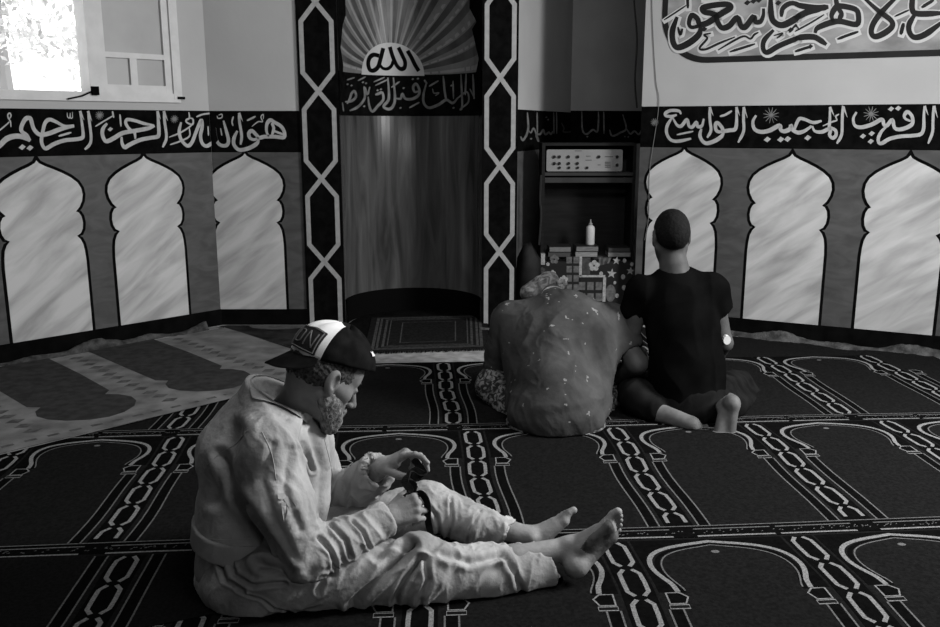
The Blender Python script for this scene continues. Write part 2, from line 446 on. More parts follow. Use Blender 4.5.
SA = 9.36
p = Pen(on_left, (0, 95), SA)
p.stroke([(-60, 370), (0, 325), (60, 275), (85, 250)], 12); p.stroke([(100, 300), (95, 250), (75, 215), (70, 185), (90, 170), (100, 195), (85, 225)], 13)
p.stroke([(-90, 540), (0, 465), (60, 410), (140, 385), (220, 395), (280, 430)], 44)
p.stroke([(280, 425), (250, 375), (200, 340), (200, 290), (235, 225), (275, 215), (290, 240), (310, 310), (350, 360), (390, 372), (460, 358), (560, 320), (640, 300), (692, 292)], 36)
p.stroke([(690, 285), (600, 290), (520, 250), (460, 230), (420, 260), (400, 330), (390, 380), (385, 430), (400, 480), (430, 500), (500, 460), (600, 425), (700, 415), (762, 402), (775, 370), (765, 270), (745, 150)], 32)
p.stroke([(545, 385), (665, 350)], 17); p.stroke([(625, 165), (630, 205), (648, 215), (655, 170), (657, 215), (675, 210), (675, 160)], 8)
p.serif((745, 150), (785, 235), 26); p.stroke([(820, 150), (835, 260), (850, 400), (835, 465), (790, 510)], 25); p.serif((820, 150), (858, 245), 26)
p.dot(205, 488, 34); p.dot(278, 495, 34)
p.o = (95, 95)
p.stroke([(110, 265), (75, 310), (65, 360), (85, 420), (115, 432), (180, 400), (260, 355), (400, 330), (500, 310), (555, 288)], 34)
p.stroke([(550, 285), (450, 265), (370, 240), (300, 230), (285, 265), (320, 320), (365, 350), (375, 410)], 28)
p.stroke([(230, 180), (240, 295)], 16); p.dot(140, 320, 26); p.stroke([(0, 295), (80, 245), (165, 195)], 12); p.stroke([(160, 150), (172, 215)], 16)
p.stroke([(245, 390), (250, 450), (275, 490), (320, 465), (420, 420), (520, 400), (580, 390), (595, 360), (590, 250), (580, 150)], 32); p.serif((580, 150), (612, 228), 26)
p.stroke([(640, 150), (650, 260), (665, 400), (630, 490)], 25); p.serif((640, 150), (678, 242), 26)
p.stroke([(875, 160), (880, 215), (850, 235), (860, 260), (910, 275), (912, 225), (875, 215)], 15)
p.stroke([(690, 395), (790, 355), (880, 300), (915, 260)], 13); p.stroke([(803, 255), (785, 340), (805, 420), (860, 475), (900, 450), (930, 380), (938, 335)], 30)
p.stroke([(700, 465), (800, 430), (880, 385), (880, 310)], 14)
p.o = (190, 95)
p.stroke([(0, 470), (40, 380), (80, 280), (105, 235), (110, 300), (95, 380), (110, 450), (150, 478), (200, 450), (228, 415)], 30)
p.stroke([(55, 205), (120, 180), (215, 170)], 14)
p.stroke([(205, 185), (225, 260), (240, 380), (265, 450), (310, 475), (350, 465), (362, 420), (340, 330), (315, 240)], 30)
p.stroke([(165, 290), (170, 380)], 12); p.stroke([(288, 310), (300, 380)], 12); p.stroke([(270, 188), (300, 180), (300, 210), (265, 218), (255, 195)], 10)
p.stroke([(408, 200), (395, 250), (405, 290)], 14)
p.stroke([(445, 335), (415, 400), (412, 460), (450, 508), (500, 512), (570, 490), (630, 450), (645, 405)], 32)
p.stroke([(460, 168), (465, 250), (485, 380), (475, 465)], 25); p.serif((460, 168), (497, 248), 26)
p.stroke([(645, 400), (600, 418), (562, 400), (552, 360), (580, 335), (620, 370), (650, 400), (700, 390), (800, 390), (880, 395), (882, 340), (850, 290), (790, 255), (755, 235), (722, 270), (718, 340), (740, 388)], 32)
p.stroke([(765, 262), (785, 310), (770, 375)], 26); p.stroke([(770, 330), (880, 372)], 20)
p.stroke([(535, 240), (615, 200)], 15); p.stroke([(580, 295), (640, 250), (680, 250), (665, 205), (688, 182), (688, 225)], 10)
p.mb.build('lettering', M_letter, wall_left)
ps = Pen(on_left, (95, 95), SA); ps.star(740, 225, 38, 7); ps.star(40, 190, 42, 7); ps.mb.build('painted_stars', M_letterdim, wall_left)

p = Pen(on_wall(WR), (655, 95), SA)
p.stroke([(245, 180), (225, 150), (150, 145), (100, 170), (105, 195), (160, 200), (205, 185)], 26)
p.stroke([(165, 210), (210, 283), (250, 288), (300, 230), (320, 290), (350, 300), (390, 255), (400, 295), (440, 288), (458, 222)], 28)
p.stroke([(160, 210), (115, 290), (112, 360), (150, 420), (220, 432), (340, 408)], 28); p.stroke([(205, 372), (360, 340)], 15)
p.stroke([(435, 315), (422, 380), (450, 435), (490, 452), (560, 430), (620, 390), (650, 340)], 32)
p.stroke([(513, 112), (515, 230), (525, 330), (490, 400)], 26); p.serif((513, 112), (547, 195), 26)
p.stroke([(650, 340), (600, 345), (572, 325), (568, 275), (590, 262), (625, 300), (645, 335), (700, 330), (752, 318), (765, 240), (762, 112)], 32); p.serif((762, 112), (795, 195), 26)
p.stroke([(608, 200), (660, 185), (722, 148)], 18)
p.stroke([(830, 112), (830, 230), (830, 340), (780, 445)], 26); p.serif((830, 112), (867, 215), 26)
p.o = (745, 95)
p.stroke([(105, 190), (75, 250), (90, 318), (150, 345), (230, 332), (325, 285), (335, 325), (370, 340), (420, 318), (432, 285), (450, 328), (500, 352), (560, 335), (625, 290)], 34)
p.stroke([(718, 242), (640, 258), (560, 228), (510, 222), (482, 270), (465, 325)], 28)
p.stroke([(630, 290), (655, 338), (720, 345), (780, 320), (800, 335), (792, 375), (820, 402), (850, 380), (850, 335), (815, 312), (790, 305), (795, 220), (795, 112)], 30); p.serif((795, 112), (838, 200), 26)
p.stroke([(728, 290), (820, 250), (860, 235), (850, 200), (882, 178)], 13)
p.stroke([(915, 100), (910, 250), (905, 370), (860, 455)], 26)
for x_ in ((210, 416), (335, 416), (400, 412), (588, 400)): p.dot(*x_, 34)
p.o = (840, 95)
p.serif((30, 108), (70, 210), 26)
p.stroke([(155, 160), (125, 220), (140, 285), (200, 302), (300, 275), (392, 228), (410, 275), (440, 285), (490, 232), (510, 305), (560, 322), (640, 298), (680, 260), (672, 195), (632, 158), (603, 190), (612, 222), (662, 245)], 32)
p.stroke([(440, 290), (390, 340), (360, 400), (365, 448), (400, 448), (460, 412), (560, 388), (680, 380), (757, 365), (783, 310), (785, 200), (790, 102)], 30); p.serif((792, 102), (826, 190), 26)
p.stroke([(875, 102), (870, 250), (865, 350), (825, 455)], 26); p.serif((880, 102), (914, 215), 26)
for x_ in ((215, 385), (297, 360), (288, 434), (478, 130), (545, 124)): p.dot(*x_, 30)
p.stroke([(1020, 130), (1010, 240), (1060, 300), (1150, 280)], 30)
p.mb.build('lettering', M_letter, wall_right)
ps = Pen(on_wall(WR), (745, 95), SA); ps.star(245, 190, 75, 7); ps.o = (840, 95); ps.star(292, 178, 72, 7); ps.o = (655, 95); ps.star(-2, 255, 38, 7)
ps.mb.build('painted_stars', M_letterdim, wall_right)

# recess lettering (darker grey)
p = Pen(on_wall(WA), (515, 95), 7.21)
p.stroke([(85, 125), (90, 250), (55, 325), (35, 298)], 14)
p.stroke([(90, 250), (110, 272), (130, 240), (150, 282), (165, 335), (150, 290), (180, 280), (200, 250), (215, 285), (240, 268), (255, 285), (268, 260)], 12)
for a_ in (155, 275, 295): p.stroke([(a_, 125), (a_ + 2, 280)], 10)
p.dot(222, 160, 9); p.dot(235, 178, 9); p.dot(112, 315, 9)
p.mb.build('lettering', M_letterdim, wall_ra)
M_lettervdim = mat('dark_grey_lettering', 0.05, 0.6, 0.3, 30)  # darkest grey, for one piece of the recess lettering
p = Pen(on_wall(WB), (515, 95), 7.21)
p.stroke([(480, 120), (485, 250), (515, 282), (560, 250), (590, 265), (600, 200), (600, 120)], 12); p.stroke([(638, 120), (640, 280)], 10)
p.stroke([(680, 250), (700, 295), (760, 270), (800, 240), (775, 140)], 12); p.stroke([(800, 240), (830, 280), (860, 260), (890, 285), (910, 250)], 12)
p.dot(520, 300, 8); p.dot(790, 300, 8); p.dot(815, 302, 8)
p.mb.build('lettering', M_letterdim, wall_rb)
p = Pen(on_wall(WA), (515, 95), 7.21)
p.stroke([(330, 200), (350, 240), (345, 265), (400, 265), (425, 250)], 10); p.mb.build('dark_lettering', M_lettervdim, wall_ra)

# niche lettering
p = Pen(on_cyl, (335, 60), 6.267)
for s_, w_ in (([(70, 125), (120, 110)], 8), ([(140, 130), (190, 105)], 8), ([(60, 262), (100, 257), (128, 230), (120, 195), (100, 210), (90, 240), (72, 275)], 14), ([(42, 265), (50, 322)], 9),
    ([(88, 318), (130, 300), (165, 270), (185, 230), (182, 170), (200, 215), (216, 168)], 14), ([(205, 230), (213, 290), (233, 322), (265, 290), (300, 250), (295, 205), (268, 212), (250, 218)], 15),
    ([(250, 160), (330, 122)], 8), ([(240, 138), (310, 108)], 8), ([(330, 110), (336, 240), (303, 290), (335, 308), (362, 290), (375, 240), (365, 110)], 16), ([(352, 172), (405, 135)], 9),
    ([(375, 240), (410, 242), (422, 212), (440, 242), (480, 245), (520, 225), (530, 190), (510, 150), (490, 170), (500, 200), (526, 195)], 15), ([(465, 300), (530, 265)], 9),
    ([(572, 150), (555, 220), (558, 270), (590, 300), (650, 280), (700, 250), (740, 270), (775, 235)], 15), ([(560, 125), (578, 150)], 12), ([(590, 165), (650, 130)], 9), ([(612, 180), (622, 208), (652, 205), (630, 225)], 8),
    ([(680, 100), (690, 200), (700, 255)], 13), ([(742, 130), (745, 245)], 9), ([(792, 90), (800, 280), (785, 315)], 12), ([(825, 85), (820, 220)], 11), ([(868, 90), (875, 245)], 12),
    ([(770, 240), (830, 200), (840, 260), (800, 300)], 10), ([(848, 180), (880, 240)], 9)):
    p.stroke(s_, w_)
for d_ in ((100, 160), (75, 152), (172, 140), (192, 146), (265, 190), (286, 184), (488, 120), (520, 117), (430, 176), (410, 300), (732, 160), (745, 300), (180, 290)): p.dot(*d_, 9)
p.mb.build('lettering', M_nletter, wall_niche)
p = Pen(on_cyl, (350, 40), 10.44)
p.stroke([(600, 112), (640, 180), (680, 260), (720, 325)], 42, 0.006, taper=False)
p.stroke([(505, 78), (545, 160), (575, 230), (568, 288), (530, 303), (490, 270), (455, 200), (430, 130), (415, 72)], 40, 0.006, taper=False)
p.stroke([(300, 165), (240, 155), (198, 190), (185, 250), (203, 310), (245, 318), (290, 280), (312, 210), (345, 85)], 40, 0.006, taper=False)
p.stroke([(300, 250), (340, 295), (390, 300), (430, 270), (450, 220)], 30, 0.006, taper=False)
p.mb.build('sun_lettering', M_black, wall_niche)

# framed inscription panel on the right wall (rounded black border)
M_fill = mat('inscription_ground', 0.22, 0.5, 0.3, 5, stretch=(1, 1, 2))
M_halo = mat('inscription_halo', 0.46, 0.5, 0.05, 5)
M_ink = mat('inscription_black', 0.012, 0.45, 0.2, 9)
fz0 = 1.735; fu0 = uat(WR, 662, 20); fu1 = 3.0; fz1 = 2.45
def rrect(u0, z0, u1, z1, r, n=14):
    out = []
    for cx, cz, a0 in ((u1 - r, z0 + r, -90), (u1 - r, z1 - r, 0), (u0 + r, z1 - r, 90), (u0 + r, z0 + r, 180)):
        for k in range(n + 1):
            a = math.radians(a0 + 90 * k / n); out.append((cx + r * math.cos(a), cz + r * math.sin(a)))
    return out
mb = MB()
mb.prism(rrect(fu0, fz0, fu1, fz1, 0.3), 0, 0.003, 0, M=lambda u, z, o: WR.p(u, z, o))
mb.prism(rrect(fu0 + 0.036, fz0 + 0.036, fu1 - 0.036, fz1 - 0.036, 0.27), 0, 0.0045, 1, M=lambda u, z, o: WR.p(u, z, o))
panel = mb.build('inscription_panel', [M_ink, M_fill], wall_right)
panel['label'] = 'large rounded black-bordered inscription panel'
G = [([(145, 110), (115, 200), (120, 275), (150, 308), (220, 280), (285, 225), (300, 165)], 36),
     ([(300, 165), (240, 178), (222, 150), (240, 100), (275, 120), (295, 160), (350, 145), (400, 105), (370, 88), (320, 78), (312, 52), (380, 35), (470, 28), (492, 50), (430, 90), (400, 115), (430, 178), (480, 170), (535, 115), (560, 172), (590, 172), (640, 110), (652, 142), (685, 140), (703, 100), (705, 55)], 34),
     ([(60, 130), (130, 85), (205, 35)], 9), ([(212, -40), (215, 55)], 18), ([(150, 175), (165, 225), (180, 185)], 16),
     ([(365, 215), (320, 228), (340, 250), (290, 312), (330, 320), (420, 280), (520, 240)], 13), ([(410, 325), (520, 260), (580, 235), (620, 252), (645, 225), (672, 210)], 12), ([(485, 337), (650, 285)], 14),
     ([(750, -40), (755, 100), (780, 148), (830, 163), (900, 130), (945, 95)], 38), ([(820, 110), (830, 55), (880, 22), (945, 30)], 28),
     ([(770, 195), (710, 260), (703, 318), (730, 340), (800, 300), (900, 258), (940, 248)], 30), ([(770, 232), (830, 215), (790, 250)], 9), ([(870, 212), (910, 170), (935, 190)], 11), ([(310, -5), (400, -8)], 12)]
Hh = [([(0, 30), (80, 45), (160, 52), (218, 45)], 36), ([(0, 120), (80, 80), (180, 55)], 36), ([(0, 205), (100, 150), (190, 95)], 10),
     ([(-2, 250), (60, 240), (120, 240), (155, 255), (205, 290)], 36), ([(130, 215), (150, 180), (240, 145), (300, 140), (400, 158), (412, 100), (390, 60), (300, 40), (265, 50), (238, 100), (250, 145)], 34), ([(262, -40), (275, 40), (302, 90), (285, 125)], 30),
     ([(0, 335), (60, 315), (112, 300)], 16), ([(275, 255), (340, 230), (412, 205)], 16), ([(440, -20), (540, 70), (620, 130), (630, 172), (580, 215), (520, 238), (495, 210), (510, 150), (570, 70), (680, -40)], 34),
     ([(645, 108), (740, 65)], 11), ([(705, 150), (685, 225)], 24), ([(765, -40), (760, 60), (800, 90), (960, 85)], 36), ([(780, 90), (740, 160), (745, 215), (780, 243), (850, 220), (960, 140)], 34), ([(820, 50), (900, 0)], 18)]
ph = Pen(on_wall(WR), (655, 0), 6.483)
for st, w_ in G: ph.stroke([(x + 3, y + 6) for x, y in st], w_, 0.0052, grow=13)
ph.o = (795, 0)
for st, w_ in Hh: ph.stroke([(x + 3, y + 6) for x, y in st], w_, 0.0052, grow=13)
ph.mb.build('lettering_halo', M_halo, wall_right)
p = Pen(on_wall(WR), (655, 0), 6.483)
for st, w_ in G: p.stroke(st, w_, 0.0065)
for d_ in ((600, 18), (640, 8), (675, 2), (880, 195), (800, 20), (320, 190)): p.dot(*d_, 22, 0.0066)
p.o = (795, 0)
for st, w_ in Hh: p.stroke(st, w_, 0.0065)
p.dot(100, 302, 20, 0.0066); p.dot(5, 165, 14, 0.0066)
p.mb.build('inscription_lettering', M_ink, wall_right)

# ---------------------------------------------------------------- window
wdw = tag(empty('window_1', WL.p(wu0, SILL), None), kind='structure')
mb = MB()
def bar(u0, u1, z0, z1, o0, o1): slab(mb, WL, u0, u1, z0, z1, o0, o1)
bar(wu_leaf - 0.0, WUL, SILL - 0.02, SILL + 0.035, -0.2, 0.018)
bar(wu0 - 0.035, wu0 + 0.03, SILL, WTOP, -0.12, 0.015)
bar(wu_leaf - 0.01, wu_leaf + 0.045, SILL, WTOP, -0.12, 0.02)
bar(WUL - 0.05, WUL, SILL, WTOP, -0.12, 0.02)
bar(wu_leaf, WUL, WTOP - 0.05, WTOP, -0.12, 0.02)
mb.build('window_frame', M_frame, wdw)
# closed panelled leaf
lf0, lf1 = wu_leaf + 0.045, wu0 - 0.035
zr_ = WL.px(130, 55)[1]; zr2 = WL.px(130, 85)[1]; um = WL.px(133.5, 70)[0]
mb = MB()
st_ = 0.045
lu0, lu1 = (lf0, lf1) if lf0 < lf1 else (lf1, lf0)
bar(lu0, lu0 + st_, SILL + 0.035, WTOP - 0.05, -0.03, 0.006); bar(lu1 - st_, lu1, SILL + 0.035, WTOP - 0.05, -0.03, 0.006)
bar(lu0, lu1, SILL + 0.035, zr2 , -0.03, 0.0055); bar(lu0, lu1, zr_ - 0.02, zr_ + 0.012, -0.03, 0.0055); bar(um - 0.022, um + 0.022, zr2, zr_, -0.03, 0.005)
bar(lu0, lu1, WTOP - 0.12, WTOP - 0.05, -0.03, 0.0055)
mb.build('window_leaf', M_frame, wdw)
mb = MB(); bar(lu0 + 0.01, lu1 - 0.01, SILL + 0.04, WTOP - 0.06, -0.028, -0.012); mb.build('window_panel', M_opaque, wdw)
# latch and hinges
mb = MB(); mb.tube([WL.p(WL.px(93, 90)[0], WL.px(93, 90)[1], 0.03), WL.p(WL.px(80, 96)[0], WL.px(80, 96)[1], 0.035), WL.p(WL.px(66, 99)[0], WL.px(66, 99)[1], 0.03)], 0.005)
q = WL.px(93, 90); mb.box((q[0] - 0.02, 0.015, q[1] - 0.03), (q[0] + 0.02, 0.04, q[1] + 0.02), M=lambda u, o, z: WL.p(u, z, o))
q = WL.px(176, 98); mb.box((q[0] - 0.05, 0.01, q[1] - 0.008), (q[0] + 0.0, 0.025, q[1] + 0.008), M=lambda u, o, z: WL.p(u, z, o))
mb.build('latch', M_black, wdw)

# tree outside the window
M_leaf = mat('leaves_outdoors', 0.62, 0.6, 0.3, 3); M_bark = mat('bark', 0.3, 0.9)
tr = empty('tree', (-4.9, 9.4, -0.5), 'pale sunlit tree seen through the open window', 'tree')
mb = MB(); mb.tube([(-4.9, 9.4, -0.5), (-4.8, 9.4, 1.2), (-4.9, 9.5, 2.5), (-4.8, 9.5, 3.5)], [0.12, 0.1, 0.08, 0.04]); mb.build('trunk', M_bark, tr)
mb = MB(); rnd = random.Random(3)
cl = [(rnd.gauss(-4.75, 0.4), rnd.gauss(9.4, 0.4), rnd.uniform(1.2, 3.6), rnd.uniform(0.15, 0.32)) for _ in range(34)]
for c in cl:
    for _ in range(70):
        d = Vector((rnd.gauss(0, 1), rnd.gauss(0, 1), rnd.gauss(0, 1))).normalized() * c[3] * rnd.random() ** 0.4
        o_ = Vector(c[:3]) + d; a_ = Vector((rnd.gauss(0, 1), rnd.gauss(0, 1), rnd.gauss(0, 1))).normalized() * 0.045; b_ = a_.orthogonal().normalized() * 0.022
        mb.add([o_ - a_, o_ + b_, o_ + a_, o_ - b_], [(0, 1, 2, 3)])
mb.build('foliage', M_leaf, tr)
# cable on the recess wall
M_cable = mat('dark_cable', 0.02, 0.6)
mb = MB(); mb.tube(catmull([P(634, 0, 6.3), P(637, 40, 6.3), P(635, 80, 6.3), P(637, 108, 6.3)], 6), 0.006, 6)
tag(mb.build('hanging_cable', M_cable), 'thin dark cable hanging in the recess above the bookcase', 'cable')
M_cable2 = mat('painted_cable', 0.12, 0.6)
mb = MB(); w_ = on_wall(WR); mb.tube(catmull([w_(651, -40, 0.004), w_(653, 30, 0.004), w_(656, 80, 0.004), w_(659, 106, 0.006), w_(650, 170, 0.008), w_(649, 215, 0.008), w_(645, 240, 0.008)], 6), 0.0022, 6)
tag(mb.build('wall_cable', M_cable2), 'thin cable running down the left end of the right wall', 'cable')
# ================================================================ carpets
M_cf = mat("carpet_field", 0.0085, 0.95, 0.25, 90, bump=0.3, bscale=300, bdist=0.002)
M_cb = mat('carpet_black', 0.0035, 0.95, 0.2, 60)
M_cl = mat('carpet_line', 0.165, 0.95, 0.35, 160)
M_cl2 = mat('carpet_thin_line', 0.10, 0.95, 0.35, 160)
ANG = math.radians(3.9); CA, SA_ = math.cos(ANG), math.sin(ANG)
def cxy(u, v): return (u * CA - v * SA_, u * SA_ + v * CA)
def warp(u, v):
    return u + 0.006 * math.sin(v * 5.1 + u * 1.7) + 0.004 * math.sin(v * 11 + 1), v + 0.008 * math.sin(u * 2.3 + v)
class Strip:
    def __init__(s, z): s.mb = MB(); s.z = z; s.k = 0
    def poly(s, pts, lvl, mi):
        s.mb.add([(*cxy(*warp(u, v)), s.z + lvl) for u, v in pts], [tuple(range(len(pts)))], mi)
    def quad(s, u0, v0, u1, v1, lvl, mi, n=1):
        for i in range(n):
            a = u0 + (u1-u0)*i/n; b = u0 + (u1-u0)*(i+1)/n
            s.poly([(a, v0), (b, v0), (b, v1), (a, v1)], lvl, mi)
    def vquad(s, u0, v0, u1, v1, lvl, mi, n=10):
        for i in range(n):
            a = v0 + (v1-v0)*i/n; b = v0 + (v1-v0)*(i+1)/n
            s.poly([(u0, a), (u1, a), (u1, b), (u0, b)], lvl, mi)
    def line(s, pts, w, lvl, mi, closed=False):
        pts = [np.array(p_, float) for p_ in pts]
        n = len(pts); A = []; B = []
        for i in range(n):
            if closed: d = pts[(i+1) % n] - pts[i-1]
            else: d = pts[min(i+1, n-1)] - pts[max(i-1, 0)]
            d /= np.linalg.norm(d) + 1e-9; nn = np.array([-d[1], d[0]]) * w / 2
            A.append(pts[i] - nn); B.append(pts[i] + nn)
        for i in range(n if closed else n-1):
            j = (i+1) % n
            s.poly([A[i], A[j], B[j], B[i]], lvl, mi)
def prayer_strip(name, label, T, v0, u0, u1, col0, W=0.635, z=0.006, outline=None, capitals=True, nrm=True, cols=None, vmax=None, topborder=True):
    """one woven strip: columns of chain links between mihrab arches; T = far seam"""
    S = Strip(z)
    poly = outline or [(u0, v0), (u1, v0), (u1, T), (u0, T)]
    # base slab, subdivided along u so the soft waviness shows
    if outline is None:
        n = 24
        for i in range(n):
            a = u0 + (u1-u0)*i/n; b = u0 + (u1-u0)*(i+1)/n
            for j in range(6):
                c = v0 + (T-v0)*j/6; d = v0 + (T-v0)*(j+1)/6
                S.poly([(a, c), (b, c), (b, d), (a, d)], 0, 0)
        for (a, c), (b, d) in (((u0, v0), (u1, v0)), ((u1, v0), (u1, T)), ((u1, T), (u0, T)), ((u0, T), (u0, v0))):
            A = cxy(*warp(a, c)); B = cxy(*warp(b, d)); S.mb.add([(*A, z - 0.005), (*B, z - 0.005), (*B, z), (*A, z)], [(0, 1, 2, 3)], 0)
    else:
        S.poly(poly, 0, 0)
        m = len(poly)
        for i in range(m):
            A = cxy(*warp(*poly[i])); B = cxy(*warp(*poly[(i+1) % m])); S.mb.add([(*A, z - 0.005), (*B, z - 0.005), (*B, z), (*A, z)], [(0, 1, 2, 3)], 0)
    e1, e2, e3 = 0.0006, 0.0012, 0.0018
    k0 = math.floor((u0 - col0) / W) - 1; k1 = math.ceil((u1 - col0) / W) + 1
    centres = cols if cols is not None else [col0 + k * W for k in range(k0, k1 + 1)]
    vb = v0 + 0.085 if topborder else v0
    for c in centres:
        def ok(a): return u0 - 0.001 <= a <= u1 + 0.001
        if ok(c - 0.06) and ok(c + 0.06):
            S.vquad(c - 0.050, vb, c + 0.050, T - 0.012, e1, 1)
            v = T - 0.022; L = 0.178
            while v > vb + 0.02:
                lo = v - L + 0.020
                for s_ in (-1, 1):
                    g = [(c + s_*0.013, v), (c + s_*0.031, v - 0.026), (c + s_*0.032, (v+lo)/2), (c + s_*0.031, lo + 0.026), (c + s_*0.013, lo)]
                    g = [p_ for p_ in g if p_[1] > vb]
                    if len(g) > 1: S.line(g, 0.014, e2, 2)
                v -= L
        for s_ in (-1, 1):
            if not ok(c + s_ * 0.11): continue
            top = (T - 0.435) if capitals else (T - 0.012)
            a_, b_ = sorted((c + s_*0.069, c + s_*0.109))
            S.vquad(a_, vb, b_, top, e1, 1)
            S.line([(c + s_*0.109, v_) for v_ in np.linspace(vb, top, 8)], 0.0055, e2, 3); S.line([(c + s_*0.069, v_) for v_ in np.linspace(vb, top, 8)], 0.0055, e2, 3)
            if capitals:
                # capital block
                cp = [(c + s_*0.078, T - 0.345), (c + s_*0.118, T - 0.345), (c + s_*0.138, T - 0.37), (c + s_*0.124, T - 0.405), (c + s_*0.078, T - 0.405)]
                S.poly(cp if s_ < 0 else cp, e1, 1); S.line(cp, 0.006, e2, 2, True)
                cp = [(c + s_*0.074, T - 0.412), (c + s_*0.13, T - 0.412), (c + s_*0.13, T - 0.432), (c + s_*0.074, T - 0.432)]
                S.line(cp, 0.005, e2, 2, True)
    if capitals:
        mids = [(a + b) / 2 for a, b in zip(centres[:-1], centres[1:]) if abs(b - a - W) < 0.05]
        for m in mids:
            if not (u0 - 0.02 <= m - 0.26 and m + 0.26 <= u1 + 0.02) : continue
            half = [(0.0, -0.030), (0.045, -0.040), (0.10, -0.052), (0.155, -0.070), (0.20, -0.098), (0.226, -0.135), (0.236, -0.175), (0.234, -0.215), (0.222, -0.255), (0.206, -0.295), (0.200, -0.34)]
            half = [tuple(q) for q in catmull(half, 3)]
            full = [(-x, y) for x, y in half[::-1]] + half[1:]
            # black spandrel area between arch and column
            for s_ in (-1, 1):
                for i in range(len(half) - 1):
                    (x0_, y0_), (x1_, y1_) = half[i], half[i+1]
                    xb = W/2 - 0.06
                    pts = [(m + s_*x0_, T + y0_), (m + s_*x1_, T + y1_), (m + s_*max(xb, x1_), T + y1_), (m + s_*max(xb, x0_), T + y0_)]
                    S.poly(pts, e1, 1)
                S.poly([(m, T - 0.030), (m + s_*(W/2 - 0.06), T - 0.030), (m + s_*(W/2 - 0.06), T - 0.012), (m, T - 0.012)], e1, 1)
            S.line([(m + x, T + y) for x, y in full], 0.016, e2, 2)
            ins = [(x * 0.915, y * 1.0 - 0.016 + (0.012 if abs(x) > 0.19 and y < -0.2 else 0)) for x, y in full]
            S.line([(m + x, T + y) for x, y in ins], 0.014, e1 + 0.0002, 1)
            ins = [(x * 0.87, y - 0.025) for x, y in full if y > -0.318]
            S.line([(m + x, T + y) for x, y in ins], 0.005, e2, 3)
            # small tassel mark under the apex
            S.poly([(m + 0.014 * math.cos(t), T - 0.10 + 0.010 * math.sin(t)) for t in np.linspace(0, 2*math.pi, 10, endpoint=False)], e1, 3)
    if topborder:
        n = 30
        S.quad(u0, v0, u1, v0 + 0.08, e1, 1, n)
        S.line([(u, v0 + 0.081) for u in np.linspace(u0, u1, n)], 0.005, e2, 3)
        # broken bold line and woven specks
        for k in range(k0, k1 + 1):
            a = col0 + k * W
            for q0, q1 in ((0.04, 0.31), (0.33, 0.60)):
                x0_, x1_ = max(u0, a + q0), min(u1, a + q1)
                if x1_ > x0_: S.line([(x0_, v0 + 0.006), ((x0_+x1_)/2, v0 + 0.007), (x1_, v0 + 0.006)], 0.009, e2, 2); S.line([(x0_, v0 + 0.058), (x1_, v0 + 0.058)], 0.006, e2, 3)
        rnd = random.Random(int(T * 100))
        for _ in range(int((u1 - u0) * 60)):
            u = rnd.uniform(u0, u1); v = v0 + rnd.uniform(0.025, 0.045)
            S.poly([(u, v), (u + 0.008, v + 0.002), (u + 0.006, v + 0.007)], e2, 3)
    o = S.mb.build(name, [M_cf, M_cb, M_cl, M_cl2])
    return tag(o, label, 'carpet', 'prayer row carpet strips')
Tn = [2.66, 3.765, 4.87]
prayer_strip('prayer_carpet', 'dark prayer carpet strip nearest the camera with large pointed arches at lower right', Tn[0], 1.2, -0.75, 2.6, 0.016, W=0.632, z=0.006, topborder=False)
prayer_strip('prayer_carpet', 'dark plain piece of prayer carpet in the lower left corner', 2.655, 1.3, -2.6, -0.43, 0, z=0.010, capitals=False, topborder=False,
             cols=[-1.53, -0.895], outline=[(-2.6, 1.2), (-0.80, 1.2), (-0.80, 2.20), (-0.43, 2.32), (-0.43, 2.655), (-2.6, 2.655)])
prayer_strip('prayer_carpet', 'dark prayer carpet strip under the legs of the seated man, second from the camera', Tn[1], Tn[0] + 0.003, -2.62, 2.9, 0.262, W=0.643, z=0.006)
prayer_strip('prayer_carpet', 'dark prayer carpet strip under the two men at the back', Tn[2] + 0.06, Tn[1] + 0.003, -2.0, 3.10, 0.182, W=0.628, z=0.006)
# patterned strips end in a ragged edge on the right, then a narrow remnant
def to_uv(x, y): return (x * CA + y * SA_, -x * SA_ + y * CA)
_a = to_uv(*WR.p(0.06, 0, 0.10)[:2]); _b = to_uv(*WR.p(1.2, 0, 0.10)[:2]); _c = to_uv(*WR.p(1.70, 0, 0.10)[:2])
prayer_strip('prayer_carpet', 'dark carpet remnant beyond the two men, reaching the foot of the right wall', 5.6, 4.936, 0.75, 2.62, 0.40, W=0.628, z=0.005, capitals=False, topborder=False,
             cols=[1.41], outline=[(0.62, 4.936), (_c[0], 4.936), _c, _b, _a, (0.62, _a[1])])

# light rug along the left wall
M_rugl = mat('worn_pale_rug', 0.085, 0.95, scale=7, g2=0.19, detail=8, bump=0.4, bscale=150, bdist=0.003, lo=0.3, hi=0.7)
M_rugd = mat('worn_rug_dark_motif', 0.034, 0.95, 0.2, 20, bump=0.3, bscale=150, bdist=0.003)
M_rugm = mat('worn_rug_mid_motif', 0.075, 0.95, 0.3, 30)
dv = WL.d * -1        # from the camera side towards the corner
nv = WL.n
Wo = np.array([L0[0], L0[1]])
def rug(s_, t_, z):
    s2 = s_ + 0.01 * math.sin(t_ * 5); q = Wo + dv * s2 + nv * (t_ + 0.008 * math.sin(s_ * 4)); return (q[0], q[1], z)
mb = MB()
def rpoly(pts, z, mi): mb.add([rug(a, b, z) for a, b in pts], [tuple(range(len(pts)))], mi)
S0, S1 = -1.6, 1.34; T0, T1 = 0.17, 1.585
for i in range(20):
    for j in range(8):
        a = S0 + (S1-S0)*i/20; b = S0 + (S1-S0)*(i+1)/20; c = T0 + (T1-T0)*j/8; d = T0 + (T1-T0)*(j+1)/8
        rpoly([(a, c), (b, c), (b, d), (a, d)], 0.016, 0)
